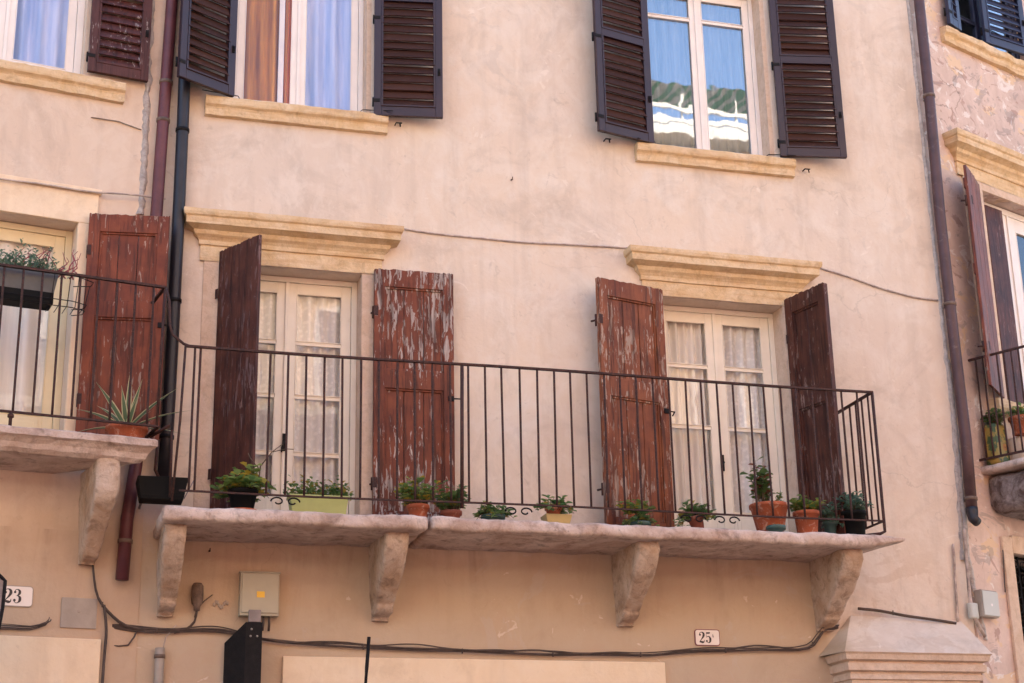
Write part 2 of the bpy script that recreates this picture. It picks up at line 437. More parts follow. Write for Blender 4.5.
# ------------------------------------------------------------------ wall with openings
def wall_mesh(u0, u1, z0, z1, holes, depth=.38, room=1.2):
    """holes: (ua, ub, za, zb).  Front sheet, reveals, and a closed plastered room behind each"""
    b = MB()
    us = sorted({u0, u1, *[h[0] for h in holes], *[h[1] for h in holes]}); zs = sorted({z0, z1, *[h[2] for h in holes], *[h[3] for h in holes]})
    for i in range(len(us)-1):
        for j in range(len(zs)-1):
            a, c, e, g = us[i], us[i+1], zs[j], zs[j+1]
            if any(h[0] <= a+1e-6 and c <= h[1]+1e-6 and h[2] <= e+1e-6 and g <= h[3]+1e-6 for h in holes): continue
            b.add([(a,0,e),(c,0,e),(c,0,g),(a,0,g)], [(0,1,2,3)])
    for a, c, e, g in holes:
        D = depth
        b.add([(a,0,e),(c,0,e),(c,0,g),(a,0,g),(a,D,e),(c,D,e),(c,D,g),(a,D,g)], [(0,4,5,1),(1,5,6,2),(2,6,7,3),(3,7,4,0)])
        A, B_, E_, G = a-.15, c+.15, e-.05, g+.1; Y = D+room
        b.add([(A,D,E_),(B_,D,E_),(B_,D,G),(A,D,G),(A,Y,E_),(B_,Y,E_),(B_,Y,G),(A,Y,G)],
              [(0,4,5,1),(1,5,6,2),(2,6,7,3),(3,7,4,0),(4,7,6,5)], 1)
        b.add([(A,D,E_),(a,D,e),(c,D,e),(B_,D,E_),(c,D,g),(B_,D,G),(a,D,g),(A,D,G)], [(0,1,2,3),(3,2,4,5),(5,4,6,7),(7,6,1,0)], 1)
    b.add([(u0,0,z0),(u0,4,z0),(u0,4,z1),(u0,0,z1)], [(0,1,2,3)])
    b.add([(u1,0,z0),(u1,4,z0),(u1,4,z1),(u1,0,z1)], [(0,3,2,1)])
    b.add([(u0,0,z1),(u1,0,z1),(u1,4,z1),(u0,4,z1)], [(0,1,2,3)])
    b.add([(u0,4,z0),(u1,4,z0),(u1,4,z1),(u0,4,z1)], [(3,2,1,0)])
    return b

def moulding(prof, ua, ub, returns=True, seg=24, amp=.003, seed=0):
    """(projection, z) profile carried along the wall and returned into it at both ends, slightly worn"""
    b = MB(); rows = []
    n = len(prof)
    P = []
    for i in range(seg+1):
        for p, z in prof:
            l = ua-(p if returns else 0); r = ub+(p if returns else 0)
            u = l+(r-l)*i/seg
            q = Vector((u, -p, z))
            if p > .012:
                o = Vector((seed*4.7, 0, 0)); q = q + noise.noise_vector(q*7+o)*amp + noise.noise_vector(q*24+o)*amp*.7
            P.append(q)
    F = [(i*n+k, (i+1)*n+k, (i+1)*n+k+1, i*n+k+1) for i in range(seg) for k in range(n-1)]
    b.add(P, F)
    for side in (0, 1):
        base = 0 if side == 0 else seg*n
        ring = [P[base+k] for k in range(n)]; back = [Vector((q.x, 0, q.z)) for q in ring]
        fs = [(k, k+1, n+k+1, n+k) if side == 0 else (k, n+k, n+k+1, k+1) for k in range(n-1)]
        b.add(ring+back, fs)
    return b

CORN = [(.022,0),(.022,.125),(.038,.130),(.038,.165),(.052,.185),(.075,.205),(.085,.235),(.120,.250),(.150,.262),(.150,.318),(.166,.330),(.172,.352),(.172,.378),(.10,.392),(0,.40)]
SILL = [(0,0),(.045,.004),(.045,.060),(.052,.075),(.075,.090),(.080,.105),(.080,.150),(.072,.160),(0,.165)]

# ------------------------------------------------------------------ windows and doors
def glazed_leaf(b, x0, x1, z0, z1, y, st, bars, bottom, th=.045):
    b.box(x0, x0+st, y, y+th, z0, z1); b.box(x1-st, x1, y, y+th, z0, z1)
    b.box(x0+st, x1-st, y+.001, y+th-.001, z1-st*1.15, z1); b.box(x0+st, x1-st, y+.001, y+th-.001, z0, z0+bottom)
    edges = [z0+bottom] + bars + [z1-st*1.15]; panes = []
    for zz in bars: b.box(x0+st, x1-st, y+.006, y+th-.006, zz-.012, zz+.012)
    for i in range(len(edges)-1):
        a = edges[i]+(.012 if i else 0); c = edges[i+1]-(.012 if i < len(bars) else 0)
        panes.append((x0+st, x1-st, a, c))
    # glazing beads
    for (a, c, e, g) in panes:
        for q in ((a, a+.008, e, g), (c-.008, c, e, g), (a, c, e, e+.008), (a, c, g-.008, g)):
            b.box(q[0], q[1], y-.004, y+.008, q[2], q[3])
    return panes

def casement(name, parent, x0, x1, z0, z1, v, bars, bottom, frame_mat, gmat='window_glass', st=.055, fr=.05, panel=False, handle=True, label=None):
    b = MB()
    b.box(x0, x0+fr, v-.012, v+.07, z0, z1); b.box(x1-fr, x1, v-.012, v+.07, z0, z1); b.box(x0+fr, x1-fr, v-.0115, v+.07, z1-fr, z1)
    b.box(x0+fr, x1-fr, v-.011, v+.07, z0, z0+.03)
    o = b.build(name, frame_mat, parent, bevel=.004)
    if label: o['label'] = label
    mid = (x0+x1)/2; zz0, zz1 = z0+.032, z1-fr-.002
    for s_, (a, c) in enumerate(((x0+fr+.003, mid-.002), (mid+.002, x1-fr-.003))):
        b = MB(); panes = glazed_leaf(b, a, c, zz0, zz1, v, st, bars, bottom)
        if panel:
            for off in (.03, .06): b.box(a+st+off, c-st-off, v-.004-off*.08, v+.002, zz0+.05+off, zz0+bottom-off+.01)
        if s_ == 0: b.box(c-.012, c+.018, v-.014, v-.001, zz0, zz1)
        b.build('leaf', frame_mat, o, bevel=.003)
        for (p, q, e, g) in panes:
            MB().box(p-.004, q+.004, v+.018, v+.022, e-.004, g+.004).build('pane', gmat, o)
    if handle:
        b = MB(); hz = zz0+bottom+.42
        b.box(mid-.012, mid+.012, v-.024, v-.0145, hz-.07, hz+.07); b.tube([(mid, v-.02, hz), (mid, v-.05, hz)], .007)
        b.tube([(mid, v-.05, hz), (mid-.02, v-.055, hz-.05), (mid-.02, v-.052, hz-.09)], .006)
        b.build('handle', 'black_iron', o)
    return o

def curtain(F, x0, x1, z0, z1, v, mat, label, group='curtains behind the window panes', folds=9, amp=.022, tie=0, seed=0):
    rd = random.Random(seed); ph = rd.random()*6
    w = x1-x0
    def fn(i, j):
        x = i*w; pin = 1.0
        if tie: pin = 1 - tie*math.sin(PI*min(1, (1-j)*1.1))**2 * .5
        xx = x*pin
        y = math.sin(i*folds*2*PI+ph+.6*math.sin(j*3))*amp + .4*amp*math.sin(i*folds*5.1+j*2)
        return (xx, y, j*(z1-z0))
    o = MB().grid(fn, 90, 10).build('curtain', mat, loc=F.w(x0, v, z0), rotz=F.a)
    return tag(o, label, 'curtain', group)

# ------------------------------------------------------------------ shutters
def panel_shutter(parent, hinge, deg, w, h, mat, mirror=1, name='shutter', label=None, planks=False, seed=0, latch=True, gaps=(.53, .60)):
    """hinge (u, v, z of foot); the leaf runs along local +x from the hinge and shows its -y side"""
    th = .045; rd = random.Random(seed); b = MB(); st = .085
    def rail(x0, x1, z0, z1, y0=-th, y1=0, ragged=False):
        n = 14
        top = [z1 + (rd.uniform(-.010, .003) if ragged else 0) for _ in range(n+1)]
        vs, fs = [], []
        for i in range(n+1):
            x = x0+(x1-x0)*i/n; vs += [(x, y0, z0), (x, y1, z0), (x, y1, top[i]-.002), (x, y0, top[i])]
        for i in range(n):
            a, c = i*4, i*4+4; fs += [(a, c, c+3, a+3), (a+3, c+3, c+2, a+2), (a+2, c+2, c+1, a+1), (a+1, c+1, c, a)]
        fs += [(3, 2, 1, 0), (n*4, n*4+1, n*4+2, n*4+3)]
        b.add(vs, fs)
    if planks:
        k = 3
        for i in range(k): rail(w*i/k+.0025, w*(i+1)/k-.0025, 0, h-rd.uniform(0, .012), -.026, 0, True)
        for zz in (.18, h*.5, h-.22): b.box(.03, w-.03, 0, .02, zz, zz+.10)
        root = b.build(name, mat, parent, hinge, math.radians(deg), bevel=.003)
    else:
        g0, g1 = h*gaps[0], h*gaps[1]
        rail(0, st, 0, h, ragged=True); rail(w-st, w, 0, h, ragged=True)
        rail(st, w-st, h-.15, h, -th+.001, -.001, True); rail(st, w-st, 0, .13, -th+.001, -.001); rail(st, w-st, g0, g1, -th+.001, -.001)
        root = b.build(name, mat, parent, hinge, math.radians(deg), bevel=.004)
        for z0, z1 in ((.13, g0), (g1, h-.15)):
            p = MB(); m_ = st; k = 2 if w < .6 else 3; ww = (w-2*st)/k
            for i in range(k): p.box(st+ww*i+.0025, st+ww*(i+1)-.0025, -th*.44-rd.uniform(0,.003), -th*.2, z0-.003, z1+.003)
            for (a, c, e, g) in ((st, st+.016, z0, z1), (w-st-.016, w-st, z0, z1), (st+.016, w-st-.016, z0, z0+.016), (st+.016, w-st-.016, z1-.016, z1)):
                p.box(a, c, -th*.74, -th*.15, e, g)
            p.build('panel', mat, root, bevel=.003)
    for zz in (h*.17, h*.83):
        q = MB(); q.tube([(0, .006, zz-.05), (0, .006, zz+.05)], .011); q.box(-.002, .03, -th-.004, -th-.0005, zz-.04, zz+.04)
        q.tube([(-.0, .006, zz), (-.02, .05, zz)], .009)
        q.build('hinge', 'rusty_iron', root)
    if latch:
        q = MB(); q.tube([(w-.01, -th-.01, h*.5), (w+.05, -th-.01, h*.5), (w+.06, -.01, h*.49)], .006); q.box(w-.05, w-.005, -th-.012, -th-.0005, h*.5-.02, h*.5+.02)
        q.build('latch', 'black_iron', root)
    if label: root['label'] = label
    return root

def louvre_shutter(parent, hinge, deg, w, h, fmat, smat, sections, label=None, nsl=11, back=False):
    th = .04; st = .062; b = MB()
    b.box(0, st, -th, 0, 0, h); b.box(w-st, w, -th, 0, 0, h)
    cuts = [0, *sections, h]
    b.box(st, w-st, -th+.001, -.001, 0, .085); b.box(st, w-st, -th+.001, -.001, h-.07, h)
    for c_ in sections: b.box(st, w-st, -th+.001, -.001, c_-.03, c_+.03)
    root = b.build('louvred_shutter', fmat, parent, hinge, math.radians(deg), bevel=.004)
    lims = [.085] + [x for c_ in sections for x in (c_-.03, c_+.03)] + [h-.07]
    for i in range(0, len(lims), 2):
        z0, z1 = lims[i], lims[i+1]; p = MB(); n = max(2, round((z1-z0)/.076))
        for (a, c, e, g) in ((st, st+.014, z0, z1), (w-st-.014, w-st, z0, z1), (st+.014, w-st-.014, z0, z0+.014), (st+.014, w-st-.014, z1-.014, z1)):
            p.box(a, c, -th-.004, .002, e, g, 1)
        for k in range(n):
            zc = z0+(z1-z0)*(k+.5)/n; x0, x1 = st+.001, w-st-.001
            sl = random.uniform(-.004, .004); tw = random.uniform(-.006, .006)
            # slat sloping down and outward
            p.obox(((x0+x1)/2, -th/2, zc+sl), ((x1-x0)/2, 0, 0), (0, -.019+tw, -.040), (0, -.0050, .0024+tw*.3), 0)
        p.build('louvres', [smat, fmat], root)
    q = MB(); q.box(w-.042, w-.020, -th-.010, -th-.0005, h*.22, h*.22+.06); q.tube([(w-.03, -th-.012, h*.22+.01), (w-.03, -th-.02, h*.22+.05)], .006)
    q.build('latch', 'black_iron', root)
    for zz in (.10, h*.5):
        q = MB(); q.tube([(0, .006, zz), (0, .006, zz+.08)], .012); q.box(-.012, .05, -th-.004, -th-.0005, zz+.02, zz+.05)
        q.build('hinge', 'black_iron', root)
    if label: root['label'] = label
    return root

def shutter_at(F, hinge_px, v, free_px=None):
    u, v, z = F.at(*hinge_px, v); return u, v, z

# ================================================================== MAIN HOUSE
house = empty('townhouse', (0, 0, 0))
tag(house, 'pink plastered townhouse in the middle with long stone balcony and flaking red shutters', 'house')
WX0, WX1 = .60, 7.585
D1 = (1.20, 2.338, 4.079, 6.19); D2 = (4.90, 6.035, 4.079, 6.21)
W1 = (1.235, 2.40, 7.60, 9.35); W2 = (4.865, 6.075, 7.60, 9.35)
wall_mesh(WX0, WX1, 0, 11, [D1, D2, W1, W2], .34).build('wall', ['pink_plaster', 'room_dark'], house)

def shifted(prof, z): return [(p, z+q) for p, q in prof]
for i, (d, ex) in enumerate(((D1, (1.07, 2.475)), (D2, (4.76, 6.195)))):
    moulding(shifted(CORN, d[3]), ex[0], ex[1], seed=i).build('cornice', 'yellow_stone', house)
    for a, c in ((ex[0]+.01, d[0]), (d[1], ex[1]-.02)):
        b = MB(); b.box(a, c, -.016, .0, 4.079, d[3]-.001)
        if c == d[0]: b.box(c-.001, c+.003, -.012, .34, 4.079, d[3]-.002)
        else: b.box(a-.003, a+.001, -.012, .34, 4.079, d[3]-.002)
        b.build('door_jamb', 'buff_stone', house, bevel=.004)
for i, ex in enumerate(((1.04, 2.53), (4.735, 6.24))):
    moulding(shifted(SILL, 7.436), ex[0], ex[1], False, 30, .006, 3+i).build('window_sill', 'yellow_stone', house)
for w_ in (W1, W2):
    MB().box(w_[1]-.04, w_[1]+.0005, .001, .34, w_[2], w_[3]-.002).build('window_jamb', 'buff_stone', house)
    MB().box(w_[0]-.0005, w_[0]+.02, .001, .34, w_[2], w_[3]-.002).build('window_jamb', 'buff_stone', house)

# balcony doors
bars_z = [4.93, 5.42]
def dz(px, py): return M.at(px, py, .2)[2]
for k, (d, nm, px) in enumerate(((D1, 'left', 320), (D2, 'right', 740))):
    if k == 0: bars = [dz(px, 455), dz(px, 398), dz(px, 344.5)]
    else: bars = [dz(px, 429.5), dz(px, 369.5)]
    bottom = .30 if k else .28
    casement('balcony_door', house, d[0]+.002, d[1]-.002, 4.079, d[3]-.002, .20, bars, bottom, 'cream_paint', st=.075, fr=.045, panel=True,
             label='cream glazed balcony door with three rows of panes and pale curtains' if k else 'cream glazed balcony door half covered by the dark plank shutter')
casement('window', house, W1[0]+.02, W1[1]-.04, 7.60, 9.33, .16, [8.95], .07, 'white_paint', 'clear_glass', st=.055, fr=.04, handle=False,
         label='white framed upper window showing a brown curtain')
casement('window', house, W2[0]+.02, W2[1]-.04, 7.60, 9.33, .16, [M.at(690, 20, .16)[2]], .07, 'white_paint', 'sky_glass', st=.055, fr=.04, handle=False,
         label='white framed upper window mirroring striped balconies')
for k, (d, a, c, m_, lb, fo) in enumerate((
    (D1, 0, .5, 'white_curtain', 'white lace curtain in the left leaf of the door beside the dark plank shutter', 5),
    (D1, .5, 1, 'white_curtain', 'white lace curtain in the right leaf of the door behind the lime green trough', 5),
    (D2, 0, .5, 'plain_curtain', 'gathered cream curtain in the left leaf of the door beside the orange red shutter', 7),
    (D2, .5, 1, 'white_curtain', 'white curtain in the right leaf of the door behind the big terracotta pot', 5),
    (W1, 0, .47, 'brown_curtain', 'brown curtain in the left half of the upper window', 5),
    (W1, .5, 1, 'blue_curtain', 'pale blue curtain in the right half of the upper window beside the brown one', 4),
    (W2, 0, .5, 'grey_curtain', 'pale curtain in the left half of the window that mirrors balconies', 6),
    (W2, .5, 1, 'grey_curtain', 'pale curtain in the right half of the window that mirrors balconies', 6))):
    u0 = d[0]+(d[1]-d[0])*a+.01; u1 = d[0]+(d[1]-d[0])*c-.01
    curtain(M, u0, u1, d[2]+.02, d[3]-.03, (.265 if d in (D1, D2) else .23), m_, lb, folds=fo, seed=k)
curtain(M, 1.70, 1.76, 7.62, 9.3, .20, 'orange_curtain', 'narrow orange curtain strip beside the brown curtain in the upper window', folds=2, amp=.01)

MB().box(1.645, 1.69, .185, .215, 7.635, 9.28).build('inner_leaf_stile', 'white_paint', house, bevel=.003)
# shutters (hinge foot positions solved from the wall plane)
SZ = 4.10
def ang(u0, v0, u1, v1): return math.degrees(math.atan2(v1-v0, u1-u0))
panel_shutter(house, (1.215, -.035, SZ), -60, .51, 2.17, 'brown_planks', name='shutter', planks=True, seed=3, latch=False,
              label='dark brown plank shutter swung out from the left balcony door')
panel_shutter(house, (2.425, -.045, SZ), -1.5, .645, 2.12, 'red_flaking', seed=4,
              label='red shutter with the most flaking paint, flat against the wall in the middle')
def left_hung(root):
    return root
# a leaf hung on its right side: hinge on the right, leaf running to -x, shows its outer side to the street
def panel_shutter_left(parent, hinge, deg, w, h, mat, **k):
    """built from its free edge so that the panelled side faces the street"""
    a = math.radians(deg)          # direction from hinge to free edge
    fx, fy = hinge[0]+w*math.cos(a), hinge[1]+w*math.sin(a)
    return panel_shutter(parent, (fx, fy, hinge[2]), deg+180, w, h, mat, **k)
panel_shutter_left(house, (4.885, -.04, SZ), -165.5, .655, 2.145, 'red_flaking_less', seed=6,
                   label='orange red shutter standing a little off the wall left of the right balcony door')
panel_shutter(house, (6.07, -.045, SZ), -74.5, .50, 2.155, 'brown_flaking', seed=9, latch=False,
              label='dark brown panelled shutter swung out from the right balcony door')
# louvred shutters of the upper windows
def louvre_left(parent, hinge, deg, w, h, *a, **k):
    r = math.radians(deg); return louvre_shutter(parent, (hinge[0]+w*math.cos(r), hinge[1]+w*math.sin(r), hinge[2]), deg+180, w, h, *a, **k)
louvre_left(house, (1.245, -.04, 7.605), -151, .53, 1.75, 'louvre_paint', 'louvre_slat', [1.12], label='dark louvred shutter on the left of the upper left window')
louvre_shutter(house, (2.415, -.04, 7.575), -9.2, .575, 1.75, 'louvre_paint', 'louvre_slat', [1.12], label='dark louvred shutter on the right of the upper left window')
louvre_left(house, (4.885, -.04, 7.597), -166, .57, 1.75, 'louvre_paint', 'louvre_slat', [.97], label='dark louvred shutter on the left of the upper right window')
louvre_shutter(house, (6.107, -.04, 7.61), -10.8, .605, 1.75, 'louvre_paint', 'louvre_slat', [.97], label='dark louvred shutter on the right of the upper right window')
# window stays (thin hooks under the louvred shutters)
for u0, v0, u1, z in ((1.30, .02, 1.0, 7.62), (2.33, .02, 2.56, 7.62), (4.93, .02, 4.72, 7.62), (6.02, .02, 6.22, 7.62)):
    s = 1 if u1 > u0 else -1
    MB().tube([(u0-s*.03, .06, z+.02), (u0, 0, z+.03), (u1, -.13, z-.015)], .004, 6).build('shutter_stay', 'black_iron', house)
for px, py in ((607, 140), (806, 170), (398, 124)):
    u, _, z = M.at(px, py, -.03); MB().tube([(u-.02, 0, z), (u-.02, -.05, z), (u+.03, -.05, z+.002)], .006, 6).tube([(u+.01, -.055, z+.004), (u+.015, -.055, z-.035)], .006, 6).build('shutter_hook', 'black_iron', house)

# balcony slabs
STOP, SBOT, SY = 4.075, 3.975, -.73
for k, (a, c) in enumerate(((.80, 2.705), (2.725, 6.50))):
    b = MB().roundbox(a, c, SY, .02, SBOT, STOP, .032, .022, .013, 4.2, k+1)
    if k == 1:   # the broken, pointed right end
        for p in b.v:
            t_ = (p.x-6.33)/.17
            if t_ > 0:
                p.x += t_*t_*.13*max(0, -p.y/.73); p.z = p.z - (p.z-4.055)*.75*min(1, t_)*1.0
    b.build('balcony_slab', 'slab_stone', house, weld=True)

CPROF = [(.0, 3.985), (-.30, 3.985), (-.60, 3.985), (-.615, 3.95), (-.61, 3.90), (-.585, 3.85), (-.53, 3.78), (-.46, 3.715), (-.38, 3.65), (-.30, 3.595),
         (-.23, 3.54), (-.185, 3.50), (-.15, 3.50), (-.145, 3.46), (-.11, 3.415), (-.05, 3.41), (0, 3.43)]
def corbel_mesh(x0, x1, prof, amp=.006, seed=0):
    """stone bracket built from layered slices so that its sides are dented too"""
    b = MB(); n = 8; ys = 14
    # resample profile front edge
    top = prof[0][1]
    front = prof[1:]
    # slices in z: for each z the front y
    import bisect
    zf = sorted([(z, y) for y, z in prof[2:]], key=lambda q: q[0])
    def fy(z):
        for (za, ya), (zb, yb) in zip(zf, zf[1:]):
            if za <= z <= zb: return ya + (yb-ya)*((z-za)/(zb-za) if zb > za else 0)
        return zf[-1][1] if z > zf[-1][0] else zf[0][1]
    z0, z1 = min(z for _, z in prof), top; nz = 34
    def P(u, y, z):
        p = Vector((u, y, z)); o = Vector((seed*3.7, 0, 0))
        return p + noise.noise_vector(p*5+o)*amp*1.2 + noise.noise_vector(p*11+o)*amp + noise.noise_vector(p*26+o)*amp*.6
    rim = .012
    def taper(z): return 1-.24*max(0, (ztop-.2-z)/.37) if z < ztop-.2 else 1
    ztop = prof[0][1]
    cx = (x0+x1)/2; hw = (x1-x0)/2
    def side(sgn):
        def fn(i, j):
            z = z0+(z1-z0)*j; f = fy(z); y = .02+(f+rim-.02)*i
            return P(cx+sgn*hw*taper(z), y, z)
        return fn
    b.grid(side(-1), 12, nz); b.grid(side(1), 12, nz)
    def fr(i, j):
        z = z0+(z1-z0)*j; f = fy(z); e = abs(i-.5)*2
        return P(cx+(i-.5)*2*hw*taper(z), f+rim*(e**6), z)
    b.grid(fr, 8, nz)
    b.grid(lambda i, j: P(cx+(i-.5)*2*hw*taper(z0), .02+(fy(z0)-.02)*j, z0), 8, 6)
    return b
for k, (a, c) in enumerate(((.835, .985), (2.415, 2.585), (4.375, 4.545), (6.10, 6.275))):
    corbel_mesh(a, c, CPROF, seed=k).build('corbel', 'corbel_stone', house, weld=True)

# railing
RY, RT, RB, RX0, RX1 = -.685, 5.263, 4.195, .915, 6.44
rail = MB()
def flat(b, p, q, w_, h_):
    p, q = Vector(p), Vector(q); d = (q-p)/2; s_ = d.normalized().cross(Vector((0, 0, 1))).normalized()
    b.obox((p+q)/2, d, s_*w_, Vector((0, 0, h_)))
segs = 12
sag = lambda i: -.006*math.sin(i/segs*PI*3)
for i in range(segs):
    xa, xb = RX0+(RX1-RX0)*i/segs, RX0+(RX1-RX0)*(i+1)/segs
    flat(rail, (xa, RY, RT+sag(i)), (xb+.002, RY, RT+sag(i+1)), .014, .008)
    flat(rail, (xa, RY, RB+sag(i)), (xb+.002, RY, RB+sag(i+1)), .010, .006)
flat(rail, (RX1, RY, RT), (RX1, .01, RT-.01), .014, .008); flat(rail, (RX1, RY, RB), (RX1, .01, RB), .010, .006)
rail.tube([(RX1, RY, RT+.006), (RX1, RY, RB-.02), (RX1, RY, STOP+.035), (RX1-.03, RY+.02, STOP+.02), (RX1-.13, RY+.08, STOP+.015)], .013, 8)
rail.tube([(RX0, RY, RT), (RX0-.015, RY, 4.7), (RX0-.045, RY+.02, 4.12)], .009, 8)
# the swept iron that ties it to the neighbouring railing and the wall
u_, v_, z_ = M.at(166, 290, -.66)
rail.tube([(u_, RY, z_), (u_+.025, RY, z_-.09), (u_+.04, RY, z_-.28), (u_+.06, RY, RT+.08), (RX0-.015, RY, RT+.015), (RX0+.03, RY, RT)], .011, 8)
rail = rail.build('railing', 'rusty_iron', house)
def bal_mesh(h, r=.0088):
    b = MB(); n = 8
    b.tube([(noise.noise(Vector((k, h, 0)))*.002, 0, h*k/n) for k in range(n+1)], r, 7); return b
base = bal_mesh(RT-RB).build('baluster', 'rusty_iron', rail, (0, 0, 0))
first = True
nb = 42; x_right = M.at(857, 400, RY)[0]; step = (x_right - M.at(270, 353, RY)[0])/35
for i in range(0, 40):
    x = x_right - i*step
    if x < RX0+.03: break
    if 36 <= i: 
        if i != 39: continue
    o = base if first else base.copy()
    if not first: COL.objects.link(o); o.parent = rail
    first = False; o.location = (x, RY+.001, RB)
    o.rotation_euler = (random.uniform(-.006, .006), random.uniform(-.008, .008), random.random()*6)
for i in range(6):
    o = base.copy(); COL.objects.link(o); o.parent = rail; o.location = (RX1+.001, RY+.08+i*.108, RB); o.rotation_euler = (random.uniform(-.01, .01), 0, 0)
o = base.copy(); COL.objects.link(o); o.parent = rail; o.location = (RX0+.105, RY, RB)
for x in (3.46, 1.72, 5.14, 4.86):   # scroll feet
    z = 4.145
    p = [(x+.05*math.cos(a)*(1-a/9), RY, z-.0+.035*math.sin(a)*(1-a/9)) for a in [k*.45 for k in range(14)]]
    q = [(2*x-.11-X_, y, Z_) for X_, y, Z_ in p]
    MB().tube(p, .006, 6).tube(q, .006, 6).build('scroll', 'black_iron', rail)
MB().tube([M.at(462, 366, RY+.0), M.at(462, 508, RY)], .014, 8).build('railing_post', 'rusty_iron', rail)

# cracked mortar joint down the right edge and around the left pipe
def ragged_strip(F, parent, pts, w_, v=-.006, seed=0, mat='grey_cement', name='mortar_joint'):
    b = MB(); rd = random.Random(seed); n = 90
    P = [F.at(*p, 0) for p in pts]
    def pos(t):
        t *= len(P)-1; i = min(int(t), len(P)-2); f = t-i
        return [P[i][k]+(P[i+1][k]-P[i][k])*f for k in range(3)]
    rows = []
    for i in range(n+1):
        u, _, z = pos(i/n); a = w_*(.5+.55*noise.noise(Vector((z*9, seed, 0)))+.25*noise.noise(Vector((z*31, seed, 3)))); c = w_*(.5+.5*noise.noise(Vector((z*8, seed, 9)))+.3*noise.noise(Vector((z*29, seed, 5))))
        d = v-.012-.012*noise.noise(Vector((z*14, seed, 7)))
        rows.append([(u-a, 0, z), (u-a*.5, d, z), (u+c*.4, d*1.1, z), (u+c, 0, z)])
    vs = [p for r in rows for p in r]; fs = [(i*4+k, i*4+k+1, i*4+k+5, i*4+k+4) for i in range(n) for k in range(3)]
    b.add(vs, fs, 0, True); return b.build(name, mat, parent)
ragged_strip(M, house, [(908, 0), (929, 200), (940, 300), (953, 420), (960, 520), (962, 560)], .035, seed=2)

# ------------------------------------------------ portal cap at the lower right (hipped plaster weathering over a stone moulding)
cap = MB()
cx0, cx1 = 6.17, 7.50
pj_ = .36
top0, top1 = 6.44, 7.46
zt, zb = 3.545, 3.205
cap.add([(top0, -.004, zt), (top1, -.004, zt-.02), (cx1, -pj_, zb), (cx0, -pj_, zb), (cx0-.05, .0, zb), (cx1+.1, 0, zb)],
        [(0, 3, 2, 1), (0, 4, 3), (1, 2, 5)])
cap.build('portal_weathering', 'pink_plaster', house)
prof = [(0,-.62),(.275,-.62),(.275,-.21),(.295,-.205),(.295,-.165),(.283,-.16),(.283,-.15),(.318,-.138),(.322,-.085),(.300,-.08),(.300,-.068),(.338,-.055),(.348,-.015),(.362,0),(0,.001)]
b = MB()
n = len(prof); P = []
for (ua, s_) in ((cx0, -1), (cx1, 1)):
    for p, z in prof: P.append((ua - s_*(.362-p), -p, zb+z))
F_ = [(k, n+k, n+k+1, k+1) for k in range(n-1)]
b.add(P, F_)
for base_i, s_ in ((0, -1), (n, 1)):
    ring = [Vector(P[base_i+k]) for k in range(n)]; back = [Vector((q.x, 0.0, q.z)) for q in ring]
    b.add(ring+back, [(k, k+1, n+k+1, n+k) for k in range(n-1)])
b.build('portal_cornice', 'buff_stone', house)

# sign boards (plain cream panels, ground floor)
def board(F, parent, pxs, name, label=None):
    (a, b_), (c, d) = pxs
    u0, _, z1 = F.at(a, b_, -.03); u1, _, _ = F.at(c, d, -.03)
    o = MB().box(u0, u1, -.03, -.001, z1-.7, z1).build(name, 'cream_plaster', parent, bevel=.006)
    if label: o['label'] = label
    return o
board(M, house, ((283, 656), (665, 660)), 'fascia_board', 'plain cream fascia panel below the long balcony')

# ================================================================== LEFT HOUSE
lh = empty('neighbour_house', L.w(0, 0, 0), L.a)
tag(lh, 'peach plastered house at the left edge with red panelled shutter and planter on its railing', 'house')
LD = (-2.15, -.66, 4.62, 6.37); LW = (-1.9, -.70, 7.60, 9.4)
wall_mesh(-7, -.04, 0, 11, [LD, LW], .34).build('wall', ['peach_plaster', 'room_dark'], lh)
moulding(shifted(SILL, 7.43), -2.1, -.375, False, 40, .008, 8).build('window_sill', 'yellow_stone', lh)
b = MB(); b.box(-2.4, -.52, -.03, 0, 6.37, 6.62); b.box(-2.4, -.50, -.045, 0, 6.62, 6.66)
b.box(-.66, -.55, -.03, 0, 4.62, 6.369)
b.build('door_surround', 'cream_plaster', lh, bevel=.005)
casement('window', lh, -1.88, -.70, 7.60, 9.35, .12, [9.0], .07, 'white_paint', 'clear_glass', st=.06, fr=.055, handle=False, label='white window at the upper left corner with pale blue curtains')
casement('balcony_door', lh, -2.14, -.66, 4.62, 6.365, .18, [], .22, 'yellow_frame', st=.075, fr=.05, panel=True, handle=False, label='pale yellow balcony door behind the hanging planter')
curtain(L, -1.8, -1.32, 7.62, 9.3, .22, 'blue_curtain', 'pale blue curtain left of the mullion at the upper left corner', folds=4, seed=21)
curtain(L, -1.26, -.74, 7.62, 9.3, .22, 'blue_curtain', 'pale blue curtain right of the mullion at the upper left corner', folds=4, seed=22)
curtain(L, -2.1, -.70, 4.66, 6.33, .225, 'plain_curtain', 'cream curtain behind the pale yellow balcony door', folds=7, seed=23)
louvre_shutter(lh, (L.at(87, 72, -.04)[0], -.035, 7.636), -1, .475, 1.75, 'old_louvre', 'old_louvre', [.95], label='old brown louvred shutter with chalky slats')
hu = L.at(90, 215, -.04)
panel_shutter(lh, (hu[0], -.045, 4.66), -17, .60, hu[2]-4.66, 'red_clean', seed=12, label='clean red panelled shutter behind the agave')
